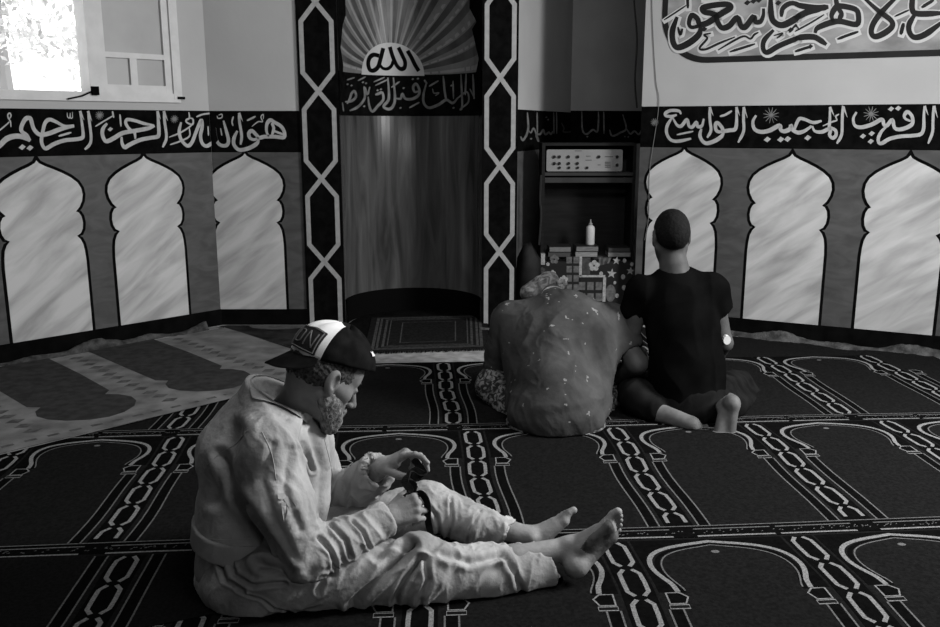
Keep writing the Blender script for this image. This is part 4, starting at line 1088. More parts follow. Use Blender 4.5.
def frame(x, z):     # rows x, y, z
    x = nrm(x); z = nrm(np.array(z) - x * (np.array(z) @ x)); y = np.cross(z, x); return np.array([x, y, z])
def hand(F, w, x, z, side, curls, thumb=(0.35, 0.5), spread=1.0, size=1.0, forearm=None, wr=0.026):
    """w wrist, x towards the fingers, z out of the back of the hand, side=+1 thumb on +y. curls: bend per finger (index..little)"""
    R = frame(x, z); L = lambda a, b, c: np.array(w) + size * (R[0]*a + R[1]*b*side + R[2]*c)
    ys = [0.032, 0.011, -0.011, -0.031]; kx = [0.086, 0.090, 0.085, 0.075]
    for i in range(4):
        F.cone(L(0.0, ys[i]*0.55, 0), L(kx[i], ys[i], 0), 0.017*size, 0.0115*size, 0.012*size)
    F.cone(L(0.01, 0.018, -0.010), L(0.055, 0.030, -0.012), 0.016*size, 0.012*size, 0.012)
    F.cone(L(0.01, -0.02, -0.010), L(0.06, -0.024, -0.010), 0.015*size, 0.011*size, 0.012)
    seg = [(0.043, 0.026, 0.022), (0.047, 0.030, 0.023), (0.043, 0.028, 0.022), (0.034, 0.021, 0.019)]
    for i in range(4):
        p = L(kx[i], ys[i], 0.001); a = 0; c = curls[i]; yaw = (1.5 - i) * 0.09 * spread
        rr = [0.0098, 0.0088, 0.0080, 0.0068]
        if i == 3: rr = [r*0.88 for r in rr]
        for j in range(3):
            a += c[j] if isinstance(c, (list, tuple)) else c * (0.9, 1.15, 0.75)[j]
            d = R[0]*math.cos(a)*math.cos(yaw) + R[1]*side*math.sin(yaw) - R[2]*math.sin(a)*math.cos(yaw)
            q = p + d * seg[i][j] * size
            F.cone(p, q, rr[j]*size, rr[j+1]*size, 0.0035 if j else 0.008); F.ball(p, rr[j]*1.07*size, 0.003)
            p = q
    # thumb
    p = L(0.018, 0.030, -0.012); al, be = thumb
    for j, (l, r0, r1) in enumerate(((0.040, 0.0155, 0.0125), (0.033, 0.0118, 0.0105), (0.026, 0.0105, 0.008))):
        d = R[0]*math.cos(al) + R[1]*side*math.sin(al)*math.cos(be) - R[2]*math.sin(al)*math.sin(be)
        q = p + nrm(d) * l * size; F.cone(p, q, r0*size, r1*size, 0.006); p = q; al -= 0.22; 
    if forearm is not None:
        F.chain([w, np.array(w)*0.5 + np.array(forearm)*0.5, forearm], [wr*size, wr*1.35*size, wr*1.55*size], 0.02, flat=None)
def foot(F, ank, x, z, side, size=1.0, shin=None, rs=(0.036, 0.05)):
    """ank ankle centre, x heel-to-toe, z up out of the instep, side=+1 big toe on +y"""
    R = frame(x, z); L = lambda a, b, c: np.array(ank) + size * (R[0]*a + R[1]*b*side + R[2]*c)
    F.ball(L(-0.035, 0, -0.048), 0.031*size, 0.02); F.cone(L(-0.03, 0, -0.045), L(-0.01, 0, 0.0), 0.030*size, 0.034*size, 0.02)
    F.cone(L(0.0, 0, -0.005), L(0.085, 0.010, -0.038), 0.036*size, 0.022*size, 0.02)
    F.cone(L(-0.02, -0.008, -0.055), L(0.10, -0.025, -0.062), 0.024*size, 0.018*size, 0.02)
    F.cone(L(0.02, 0.018, -0.035), L(0.118, 0.026, -0.058), 0.022*size, 0.020*size, 0.018)
    F.cone(L(0.05, 0.0, -0.04), L(0.118, 0.002, -0.056), 0.022*size, 0.018*size, 0.018)
    F.cone(L(0.07, -0.02, -0.05), L(0.108, -0.026, -0.060), 0.018*size, 0.016*size, 0.015)
    F.ball(L(0.0, 0.034, 0.0), 0.012*size, 0.02); F.ball(L(-0.008, -0.034, -0.006), 0.012*size, 0.02)
    for i, (y, x0, l, r) in enumerate(((0.032, 0.128, 0.040, 0.0145), (0.010, 0.130, 0.034, 0.0098), (-0.006, 0.126, 0.029, 0.0092), (-0.021, 0.120, 0.024, 0.0088), (-0.034, 0.110, 0.021, 0.0088))):
        F.cone(L(x0 - 0.01, y, -0.056), L(x0 + l*0.6, y, -0.054), r*0.95*size, r*0.85*size, 0.008); F.cone(L(x0 + l*0.6, y, -0.054), L(x0 + l, y, -0.062), r*0.85*size, r*0.9*size, 0.003)
    if shin is not None:
        F.cone(ank, np.array(ank)*0.6 + np.array(shin)*0.4, rs[0]*size, rs[0]*1.1*size, 0.02); F.cone(np.array(ank)*0.6 + np.array(shin)*0.4, shin, rs[0]*1.1*size, rs[1]*size, 0.02)
def head(F, c, R, s=1.0, back_only=False):
    """R rows: forward (face), left, up"""
    L = lambda a, b, d: np.array(c) + s * (R[0]*a + R[1]*b + R[2]*d)
    E = lambda p, r, k=0.01, op='add': F.ell(L(*p), np.array(r)*s, R, k*s, op)
    C = lambda a, b, ra, rb, k=0.01, op='add': F.cone(L(*a), L(*b), ra*s, rb*s, k*s, op)
    E((-0.012, 0, 0.035), (0.098, 0.076, 0.086)); E((-0.035, 0, 0.01), (0.068, 0.068, 0.068), 0.02)
    E((0.030, 0, -0.02), (0.055, 0.058, 0.085), 0.02); E((0.050, 0, 0.045), (0.040, 0.058, 0.042), 0.02)
    for y in (-1, 1):
        C((0.0, y*0.056, -0.045), (0.062, y*0.020, -0.098), 0.018, 0.017, 0.025)
        C((0.055, y*0.042, -0.014), (0.010, y*0.062, -0.005), 0.019, 0.014, 0.02)
        C((0.080, y*0.010, 0.026), (0.068, y*0.040, 0.026), 0.011, 0.009, 0.012)
    C((0.074, -0.010, -0.102), (0.074, 0.010, -0.102), 0.017, 0.017, 0.02)
    E((0.060, 0, -0.060), (0.028, 0.032, 0.030), 0.02)
    if not back_only:
        for y in (-1, 1): F.ball(L(0.094, y*0.031, 0.006), 0.0155*s, 0.010*s, 'sub')
        C((0.082, 0, 0.018), (0.106, 0, -0.026), 0.0075, 0.0105, 0.008); E((0.108, 0, -0.031), (0.011, 0.010, 0.009), 0.006)
        for y in (-1, 1):
            E((0.097, y*0.012, -0.034), (0.010, 0.007, 0.0075), 0.004); E((0.098, y*0.0065, -0.042), (0.004, 0.0035, 0.004), 0.002, 'sub')
            E((0.074, y*0.031, 0.006), (0.0145, 0.0155, 0.0135), 0.004)       # eyeball and lids
            C((0.086, y*0.019, 0.010), (0.083, y*0.043, 0.008), 0.0035, 0.003, 0.004)
        C((0.090, -0.016, -0.060), (0.090, 0.016, -0.060), 0.0062, 0.0062, 0.006); C((0.087, -0.014, -0.071), (0.087, 0.014, -0.071), 0.0070, 0.0070, 0.006)
        C((0.099, -0.022, -0.0655), (0.099, 0.022, -0.0655), 0.0028, 0.0028, 0.002, 'sub')
    for y in (-1, 1):
        # ear: bowl with rim and lobe
        E((-0.004, y*0.079, 0.002), (0.019, 0.010, 0.032), 0.005); E((0.002, y*0.0765, -0.026), (0.011, 0.007, 0.012), 0.006)
        E((0.004, y*0.087, 0.004), (0.0115, 0.0105, 0.020), 0.003, 'sub')
        C((0.010, y*0.078, -0.010), (0.012, y*0.077, 0.004), 0.005, 0.004, 0.003)
# ================================================================ the seated man in the foreground
M_skin = mat('skin_weathered', 0.155, 0.55, 0.12, 30, bump=0.25, bscale=120, bdist=0.002)
M_skin2 = mat('skin_hands_feet', 0.17, 0.5, scale=22, g2=0.27, detail=7, bump=0.35, bscale=130, bdist=0.003, lo=0.3, hi=0.65)
M_sole = mat('sole_dirt', 0.03, 0.7, scale=26, g2=0.14, detail=8, bump=0.4, bscale=110, bdist=0.003, lo=0.35, hi=0.6)
M_cloth = mat('worn_workwear', 0.24, 0.9, scale=8, g2=0.40, detail=9, bump=0.6, bscale=60, bdist=0.005, lo=0.3, hi=0.7)
M_cloth2 = mat('workwear_trousers', 0.20, 0.9, scale=10, g2=0.40, detail=9, bump=0.6, bscale=60, bdist=0.005, lo=0.3, hi=0.7)
M_beard = mat('grey_beard', 0.06, 0.9, scale=110, g2=0.24, detail=4, stretch=(1, 1, 0.5), bump=0.8, bscale=320, bdist=0.004, lo=0.35, hi=0.65)
M_hair = mat('dark_short_hair', 0.012, 0.8, scale=130, g2=0.07, detail=3, bump=0.6, bscale=400, bdist=0.003)
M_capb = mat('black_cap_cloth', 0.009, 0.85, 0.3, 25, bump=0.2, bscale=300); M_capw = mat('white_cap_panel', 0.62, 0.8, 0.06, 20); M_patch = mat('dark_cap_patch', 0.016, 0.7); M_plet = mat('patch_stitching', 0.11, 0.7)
M_eye = mat('eyeball', 0.25, 0.2); M_nail = mat('nail', 0.3, 0.35)
ma = empty('person', P(262, 600, 2.46) * V(1, 1, 0), 'person in pale workwear and backwards cap, seated with legs stretched out, mending a strap', 'person')
VOX = 0.0029
lo = V(-1.0, 2.05, -0.02); hi = V(0.62, 2.98, 0.92)
# joints
HS = 1.10
hc = P(324, 378, 2.47); tilt = math.radians(33); yaw = math.radians(24)
fwd = V(math.cos(tilt)*math.cos(yaw), math.cos(tilt)*math.sin(yaw), -math.sin(tilt))
upv = V(math.sin(tilt)*math.cos(yaw), math.sin(tilt)*math.sin(yaw), math.cos(tilt)); 
roll = math.radians(6); lef = np.cross(upv, fwd); upv2 = upv*math.cos(roll) + lef*math.sin(roll); HR = np.array([fwd, np.cross(upv2, fwd), upv2])
HL = lambda a, b, d: hc + (HR[0]*a + HR[1]*b + HR[2]*d)*HS
neck = P(290, 418, 2.49); pel = P(262, 562, 2.46); waist = P(254, 515, 2.47); chest = P(272, 462, 2.48)
hipN = P(276, 572, 2.32); kneeN = P(424, 574, 2.36); ankN = P(572, 548, 2.46); 
hipF = P(290, 548, 2.60); kneeF = P(426, 506, 2.70); ankF = P(530, 537, 2.66)
shN = P(270, 445, 2.315); elN = P(306, 556, 2.26); wrN = P(390, 517, 2.40)
shF = P(306, 440, 2.64); elF = P(330, 514, 2.76); wrF = P(383, 466, 2.58)

B = Field(lo, hi, VOX)
head(B, hc, HR, HS)
B.cone(HL(-0.035, 0, -0.04), neck, 0.056, 0.060, 0.03); B.cone(neck, chest, 0.065, 0.10, 0.03)
B.cone(shN*0.7 + shF*0.3, shN*0.3 + shF*0.7, 0.06, 0.06, 0.04); B.cone(chest, pel, 0.10, 0.10, 0.04)
B.cone(shN*0.75+chest*0.25, elN, 0.045, 0.038, 0.02); B.cone(shF*0.75+chest*0.25, elF, 0.045, 0.038, 0.02)
B.cone(pel, hipN, 0.08, 0.065, 0.03); B.cone(hipN, kneeN, 0.065, 0.05, 0.02); B.cone(pel, hipF, 0.08, 0.065, 0.03); B.cone(hipF, kneeF, 0.065, 0.05, 0.02)
# near (right) hand: back of hand to the camera, fingers curled on the strap
hand(B, wrN, V(0.88, 0.10, 0.30), V(-0.12, -0.86, 0.45), -1 * -1, [1.0, 1.15, 1.2, 1.2], thumb=(0.75, 0.75), size=0.97, forearm=elN, wr=0.027)
# far (left) hand: palm towards the camera side, fingers hooked down
hand(B, wrF, V(0.84, -0.12, 0.55), V(-0.50, 0.15, 0.85), -1 * 1, [(0.35, 0.5, 0.4), (0.65, 0.75, 0.5), (1.05, 0.9, 0.5), (1.3, 0.9, 0.5)], thumb=(0.9, 1.25), size=1.0, forearm=elF, wr=0.027, spread=1.3)
# feet
foot(B, ankN, V(0.66, 0.25, 0.71), V(-0.60, 0.78, 0.15), -1, size=1.02, shin=kneeN, rs=(0.034, 0.05))
foot(B, ankF, V(0.60, 0.30, 0.74), V(-0.76, 0.02, 0.64), -1, size=0.92, shin=kneeF, rs=(0.036, 0.05))
v, Fc = B.mesh(); v = relax(v, Fc, 1, 0.4)
N = vnormals(v, Fc); hd = np.linalg.norm(v - hc, axis=1)
# sole: dirt on skin facing away from the instep
fcen = v[Fc].mean(1); fn = N[Fc].mean(1)
mi = np.zeros(len(Fc), int)
near_head = np.linalg.norm(fcen - hc, axis=1) < 0.22
mi[~near_head] = 1
RN = frame(V(0.66, 0.25, 0.71), V(-0.60, 0.78, 0.15)); fl = (fcen - ankN) @ RN.T; jn = 0.02*vnoise(fcen*30)
mi[(np.linalg.norm(fcen - ankN, axis=1) < 0.25) & (fl[:, 2] < -0.048) & (fn @ RN[2] < -0.15) & (fl[:, 0] > 0.01 + jn) & (fl[:, 0] < 0.135 + jn) & (fcen[:, 0] > ankN[0] - 0.02)] = 2
build_mesh('body', v, Fc, [M_skin, M_skin2, M_sole], ma, mi)
# eyes
for y in (-1, 1):
    e = Field(HL(0.08, y*0.031, 0.006) - 0.02, HL(0.08, y*0.031, 0.006) + 0.02, 0.0016); e.ball(HL(0.0765, y*0.031, 0.004), 0.0128, 0.001); ev, ef = e.mesh(); build_mesh('eyeball', ev, ef, M_eye, ma)
# beard
F2 = Field(hc - 0.2, hc + 0.2, 0.0028)
for y in (-1, 1):
    F2.cone(HL(0.006, y*0.062, -0.015), HL(0.006, y*0.056, -0.048), 0.009, 0.0165, 0.01); F2.cone(HL(0.006, y*0.0545, -0.048), HL(0.064, y*0.022, -0.102), 0.0215, 0.0225, 0.02)
    F2.cone(HL(0.028, y*0.051, -0.045), HL(0.066, y*0.030, -0.075), 0.0165, 0.019, 0.015); F2.cone(HL(0.045, y*0.047, -0.050), HL(0.076, y*0.026, -0.085), 0.015, 0.018, 0.015); F2.cone(HL(0.02, y*0.055, -0.03), HL(0.05, y*0.045, -0.04), 0.0125, 0.013, 0.015)
    F2.cone(HL(0.094, y*0.005, -0.051), HL(0.084, y*0.027, -0.062), 0.0070, 0.0075, 0.006)
F2.cone(HL(0.076, -0.012, -0.106), HL(0.076, 0.012, -0.106), 0.0235, 0.0235, 0.02)
F2.ell(HL(0.095, 0, -0.0655), (0.013, 0.020, 0.005), HR, 0.003, 'sub')
v, Fc = F2.mesh(); N = vnormals(v, Fc); v = v + N * (0.0015*vnoise(v*110) + 0.0012*vnoise(v*260))[:, None]
build_mesh('beard', v, Fc, M_beard, ma)
# hair at the temples and nape, eyebrows
F3 = Field(hc - 0.2, hc + 0.2, 0.0028)
F3.ell(HL(-0.012, 0, 0.036), np.array((0.101, 0.0795, 0.0885))*HS, HR, 0.004); F3.ell(HL(-0.035, 0, 0.01), np.array((0.071, 0.0715, 0.073))*HS, HR, 0.02)
F3.halfspace_cut(HL(0.052, 0, 0.0), HR[0]*0.9 - HR[2]*0.35)
F3.halfspace_cut(HL(-0.03, 0, -0.045), -HR[2] + HR[0]*0.45)
for y in (-1, 1):
    F3.ell(HL(0.0, y*0.085, -0.005), (0.024, 0.03, 0.038), HR, 0.004, 'sub')
    F3.cone(HL(0.016, y*0.070, 0.03), HL(0.010, y*0.068, -0.02), 0.010, 0.007, 0.006)
v, Fc = F3.mesh(); N = vnormals(v, Fc); v = v + N * (0.0022*vnoise(v*160))[:, None]
build_mesh('hair', v, Fc, M_hair, ma)
for y in (-1, 1):
    F4 = Field(HL(0.08, y*0.03, 0.03) - 0.04, HL(0.08, y*0.03, 0.03) + 0.04, 0.0018)
    F4.chain([HL(0.089, y*0.013, 0.024), HL(0.086, y*0.028, 0.031), HL(0.073, y*0.045, 0.027)], [0.0042, 0.0048, 0.003], 0.004)
    v, Fc = F4.mesh(); build_mesh('eyebrow', v, Fc, M_hair, ma)

# cap worn backwards: crown, white panel at the back, bill over the nape
cR = HR; cc = HL(-0.022, 0, 0.045)
crown_c = HL(-0.002, 0, 0.060)
def cap_surface(az, el, g=0.0):      # az 0 = towards the face, pi = back
    f = math.cos(el)*math.cos(az); l = math.cos(el)*math.sin(az); u = math.sin(el)
    rx, ry, rz = 0.131 + g, 0.096 + g, 0.101 + g
    sag = 1 + 0.06*math.sin(5*az + 1)*max(0, u) + 0.03*math.sin(9*az)
    return crown_c + HR[0]*f*rx + HR[1]*l*ry + HR[2]*(u*rz*sag)
def cap_edge(az):  # lowest elevation of the cap: high over the brow, low at the nape
    return 0.20 - 0.62 * (0.5 - 0.5*math.cos(az))
na, ne = 72, 20
vs = []; fs = []; ms = []
for i in range(na):
    az = 2*math.pi*i/na
    for j in range(ne+1):
        el = cap_edge(az) + (math.pi/2 - cap_edge(az))*j/ne; vs.append(cap_surface(az, el, 0.0015*math.sin(12*az)*math.cos(el)))
n0 = len(vs)
for i in range(na):
    az = 2*math.pi*i/na
    for j in range(ne+1):
        el = cap_edge(az) + (math.pi/2 - cap_edge(az))*j/ne; vs.append(cap_surface(az, el, -0.004))
for i in range(na):
    i2 = (i+1) % na; azm = 2*math.pi*(i+0.5)/na
    back = abs(azm - math.pi) < 1.02
    for j in range(ne):
        a, b, c, d = i*(ne+1)+j, i2*(ne+1)+j, i2*(ne+1)+j+1, i*(ne+1)+j+1
        fs.append((a, b, c, d)); ms.append(1 if back and j < ne*0.86 - abs(azm - math.pi)*2.0 else 0)
        fs.append((n0+d, n0+c, n0+b, n0+a)); ms.append(0)
    a, b = i*(ne+1), i2*(ne+1); fs.append((n0+a, n0+b, b, a)); ms.append(0)
cap = mesh_obj('cap', vs, fs, [M_capb, M_capw], ma, ms, True)
# bill
mb = MB(); nb, mm = 26, 10
def bill(i, j, g):
    az = math.pi + (i/nb - 0.5)*2.0; base = cap_surface(az, cap_edge(az) + 0.03, 0.001); t = j/mm
    s_ = (1 - (2*i/nb - 1)**2)**0.5 if 0 < i < nb else 0.0
    return base + (-HR[0]*0.052 - HR[2]*0.062)*t*s_ - HR[2]*0.012*math.sin(math.pi*i/nb)*-1*0 - HR[2]*0.020*abs(2*i/nb-1)**2*t + HR[2]*g
for g in (0, 1):
    mb.add([bill(i, j, -0.004*g) for i in range(nb+1) for j in range(mm+1)], [((i*(mm+1)+j), (i+1)*(mm+1)+j, (i+1)*(mm+1)+j+1, i*(mm+1)+j+1) if not g else (i*(mm+1)+j+1, (i+1)*(mm+1)+j+1, (i+1)*(mm+1)+j, i*(mm+1)+j) for i in range(nb) for j in range(mm)])
mb.add([bill(i, mm, -0.004*g) for i in range(nb+1) for g in (0, 1)], [(2*i, 2*i+1, 2*i+3, 2*i+2) for i in range(nb)])
b_ = mb.build('bill', M_capb, ma, True); b_['label'] = 'black bill hanging over the nape'
# patch on the white panel
def capq(az, el, g): return cap_surface(az, el, g)
AZ0, AZ1, EL0, EL1 = math.pi - 0.02, math.pi + 0.88, -0.24, 0.50
mb = MB(); n = 10
def pq(a, b, g): return capq(AZ0 + (AZ1-AZ0)*a, EL0 + (EL1-EL0)*b, g)
mb.add([pq(i/n, j/n, 0.004) for i in range(n+1) for j in range(n+1)], [(i*(n+1)+j, (i+1)*(n+1)+j, (i+1)*(n+1)+j+1, i*(n+1)+j+1) for i in range(n) for j in range(n)])
edge = [(i/n, 0) for i in range(n)] + [(1, i/n) for i in range(n)] + [(1-i/n, 1) for i in range(n)] + [(0, 1-i/n) for i in range(n)]
mb.add([pq(a, b, 0.004) for a, b in edge] + [pq(a, b, 0.0) for a, b in edge], [(i, (i+1) % len(edge), len(edge)+(i+1) % len(edge), len(edge)+i) for i in range(len(edge))])
patch = mb.build('patch', M_patch, ma)
mb = MB()
def pl(pts, w=0.035):
    q = catmull(pts, 4) if len(pts) > 2 else [np.array(pts[0]) + (np.array(pts[1])-np.array(pts[0]))*t for t in np.linspace(0, 1, 6)]
    mb.tube([pq(a, b, 0.0052) for a, b in q], 0.0022, 6)
pl([(0.06, 0.06), (0.94, 0.06)]); pl([(0.94, 0.06), (0.94, 0.94)]); pl([(0.94, 0.94), (0.06, 0.94)]); pl([(0.06, 0.94), (0.06, 0.06)])
pl([(0.18, 0.25), (0.18, 0.5), (0.18, 0.78)]); pl([(0.18, 0.78), (0.38, 0.74), (0.42, 0.5), (0.38, 0.28), (0.18, 0.25)])
pl([(0.56, 0.22), (0.56, 0.5), (0.56, 0.8)]); pl([(0.56, 0.8), (0.84, 0.22)]); pl([(0.84, 0.22), (0.84, 0.5), (0.84, 0.8)])
mb.build('patch_letters', M_plet, ma)
mb = MB(); q = [capq(-0.75 + 0.17*math.cos(t)*r, 0.62 + 0.11*math.sin(t)*r, 0.005) for t, r in zip(np.linspace(0, 2*math.pi, 9, endpoint=False), (1, .5, .9, .45, 1, .4, .8, .5, .6))]
mb.add(q, [tuple(range(9))]); mb.build('white_stitched_mark', M_capw, ma)

# ---------------------------------------------------------------- work jacket
J = Field(V(-1.0, 2.02, -0.01), V(0.12, 2.98, 0.80), 0.0042)
J.chain([P(246, 560, 2.46), P(251, 510, 2.47), P(262, 462, 2.48), P(281, 428, 2.48)], [0.145, 0.143, 0.140, 0.095], 0.05, flat=(V(0, 1, 0), 0.80))
J.cone(P(290, 470, 2.47), P(290, 530, 2.46), 0.095, 0.10, 0.06, flat=(V(0, 1, 0), 0.85))
J.cone(P(304, 444, 2.46), P(304, 500, 2.46), 0.06, 0.065, 0.05)
J.cone(shN, shF, 0.078, 0.078, 0.07)
J.cone(P(236, 450, 2.48), P(262, 404, 2.48), 0.115, 0.078, 0.05); J.cone(P(270, 412, 2.42), shN + V(0, 0.03, 0.01), 0.070, 0.068, 0.05); J.cone(P(276, 412, 2.54), shF - V(0, 0.03, 0), 0.070, 0.068, 0.05)
J.chain([shN, P(280, 500, 2.27), elN], [0.076, 0.079, 0.068], 0.035); J.chain([elN, P(345, 540, 2.31), P(385, 519, 2.385)], [0.064, 0.056, 0.047], 0.02)
J.chain([shF, elF], [0.080, 0.075], 0.03); J.chain([elF, P(352, 492, 2.69), P(376, 472, 2.61)], [0.076, 0.066, 0.054], 0.02)
# collar stand and neck opening
nk = P(285, 402, 2.48); nd = nrm(HL(-0.035, 0, -0.05) - neck)
J.cone(neck - nd*0.02, P(276, 386, 2.48), 0.088, 0.086, 0.03)
J.halfspace_cut(P(281, 394, 2.48), nrm(V(0.55, -0.02, 1.0)), V(-1, 2.0, 0.55), V(0.2, 3, 0.81))
J.cone(P(281, 366, 2.48), P(281, 448, 2.48), 0.0795, 0.074, 0.004, 'sub')
# open sleeve ends
J.cone(P(380, 522, 2.375), P(398, 511, 2.41), 0.036, 0.046, 0.004, 'sub'); J.halfspace_cut(P(387, 518, 2.39), nrm(wrN - elN), P(375, 560, 2.25) - 0.02, P(420, 480, 2.5) + 0.05)
J.cone(P(368, 479, 2.63), P(388, 462, 2.57), 0.040, 0.052, 0.004, 'sub'); J.halfspace_cut(P(376, 472, 2.60), nrm(wrF - elF), P(372, 520, 2.5), P(420, 440, 2.75) + 0.03)
v, Fc = J.mesh(); v = relax(v, Fc, 2, 0.5); N = vnormals(v, Fc)
d = np.zeros(len(v))
w, t = limb_w(v, shN, elN, 0.085); d += w * 0.004 * folds(v, elN - shN + V(0.1, 0, 0.1), 20, 5, 1.3)
w, t = limb_w(v, elN, wrN, 0.065); ax_ = nrm(wrN - elN); d += w * 0.006 * folds(v, np.cross(ax_, V(0, -0.9, 0.4)) + ax_*0.35, 36, 10, 4.1)
w, t = limb_w(v, elF, wrF, 0.065); d += w * 0.012 * folds(v, V(0.25, 0, 1), 38, 8, 7.7)
wt = np.clip(1 - np.abs(v[:, 2] - chest[2])/0.5, 0, 1); d += wt * 0.0045 * folds(v, V(0.35, 0.1, 1), 12, 4, 2.2) + 0.002*vnoise(v*14) + 0.0012*folds(v, V(0.5, 0.2, 1), 60, 20, 5.2)
def pl3(pts, Y): return [P(a, b, Y) for a, b in pts]
for pts, Y, w_, dp in (([(272, 445), (262, 480), (275, 520), (296, 560)], 2.19, 0.010, 0.006), ([(310, 432), (322, 470), (318, 520)], 2.20, 0.009, 0.008), ([(290, 450), (284, 490), (300, 530)], 2.17, 0.010, 0.005),
                  ([(332, 528), (345, 540), (350, 556)], 2.24, 0.006, 0.010), ([(318, 538), (330, 552), (334, 566)], 2.22, 0.006, 0.010), ([(352, 522), (362, 532), (368, 546)], 2.28, 0.005, 0.009),
                  ([(222, 455), (236, 490), (262, 530), (290, 570)], 2.24, 0.014, 0.018), ([(305, 420), (300, 440), (312, 470)], 2.3, 0.006, 0.010), ([(240, 430), (225, 470), (215, 500)], 2.35, 0.02, 0.012)):
    a = pl3(pts, Y); b = [q + (nrm(q - CO))*0.10 for q in a]     # the groove is followed on the near surface
    best = np.full(len(v), 9.0)
    for i in range(len(a)-1):
        # distance to the line of sight sheet
        pa, pb_ = a[i], a[i+1]; vd = v - CO; sc_ = (pa[1]) / v[:, 1]; q = CO + vd * sc_[:, None]; _, dd = seg_t(q, pa, pb_); best = np.minimum(best, dd)
    front = (N @ nrm(CO - V(-0.4, 2.3, 0.3)) > 0.05)
    d += front * (-dp*np.exp(-(best/w_)**2) + 0.4*dp*np.exp(-((best - 2*w_)/w_)**2))
wlow = np.clip((0.12 - np.abs(v[:, 2] - P(230, 546, 2.4)[2]))/0.03, 0, 1)
v = v + N * d[:, None]
# hem: cut below the waist band
zb0 = P(230, 560, 2.35)[2]
v[:, 2] = np.maximum(v[:, 2], 0.004)
build_mesh('jacket', v, Fc, M_cloth, ma)
# collar leaf lying open
mb = MB(); n = 40; m_ = 6
def col_pt(i, j):
    a = 2*math.pi*i/n + 0.0
    c0 = P(281, 394, 2.48); ex = nrm(V(1, 0, -0.55)); ey = V(0, 1, 0); ez = np.cross(ex, ey)
    r0 = 0.086; t = j/m_; rr = r0 + 0.004 + 0.012*t + 0.006*math.sin(t*math.pi); drop = 0.006 - 0.046*t
    fr = math.cos(a)
    return c0 + ex*math.cos(a)*rr*(1.05 + 0.18*max(0, fr)) + ey*math.sin(a)*rr + ez*drop*(1 + 0.55*max(0, fr)) - ez*0.025*max(0, fr)
sgn = 1
tst = np.cross(nrm(V(1, 0, -0.55)), V(0, 1, 0))
for g in (0, 1):
    mb.add([col_pt(i, j) + tst*(-0.003*g) for i in range(1, n) for j in range(m_+1)], [((i*(m_+1)+j), (i+1)*(m_+1)+j, (i+1)*(m_+1)+j+1, i*(m_+1)+j+1) for i in range(n-2) for j in range(m_)])
mb.build('collar', M_cloth, ma, True)
# waist band and its seams, frayed patch, pocket
# ---------------------------------------------------------------- trousers
T = Field(V(-1.0, 2.02, -0.012), V(0.40, 2.98, 0.42), 0.0042)
T.chain([P(254, 584, 2.36), P(254, 575, 2.54)], [0.145, 0.150], 0.05); T.cone(P(240, 570, 2.47), P(262, 545, 2.47), 0.125, 0.13, 0.05, flat=(V(0, 1, 0), 0.8))
T.chain([hipN + V(0.02, 0, 0.005), P(350, 574, 2.34), kneeN + V(0, 0, 0.003), P(490, 573, 2.40), P(545, 567, 2.445)], [0.112, 0.092, 0.084, 0.078, 0.068], 0.03)
T.chain([hipF, P(350, 528, 2.66), kneeF, P(470, 522, 2.68), P(507, 532, 2.67)], [0.11, 0.09, 0.073, 0.060, 0.047], 0.03)
T.chain([P(398, 560, 2.32), P(420, 545, 2.36), P(440, 552, 2.37)], [0.03, 0.032, 0.025], 0.02)
T.cone(P(535, 568, 2.44), P(566, 558, 2.465), 0.054, 0.064, 0.004, 'sub'); T.halfspace_cut(P(549, 566, 2.45), V(0.93, 0.25, 0.12), P(540, 620, 2.2), P(600, 520, 2.62) + V(0, 0, 0.02))
T.cone(P(497, 530, 2.67), P(520, 536, 2.66), 0.036, 0.046, 0.004, 'sub')
v, Fc = T.mesh(); v = relax(v, Fc, 2, 0.5); N = vnormals(v, Fc); d = np.zeros(len(v))
w, t = limb_w(v, hipN, kneeN, 0.10); d += w * 0.011 * folds(v, V(0.75, 0.0, 0.6), 22, 6, 3.3)
w, t = limb_w(v, kneeN, ankN, 0.08); d += w * 0.007 * folds(v, V(0.4, 0.1, 1.0), 22, 9, 5.3)
w, t = limb_w(v, kneeF, ankF, 0.07); d += w * 0.007 * folds(v, V(0.5, 0, 1.0), 34, 8, 8.3)
w, t = limb_w(v, pel, hipN, 0.16); d += w * 0.006 * folds(v, V(1, 0, 0.25), 20, 7, 6.1)
d += 0.003*vnoise(v*17) + 0.0018*folds(v, V(0.5, 0.2, 1), 55, 20, 5.2)
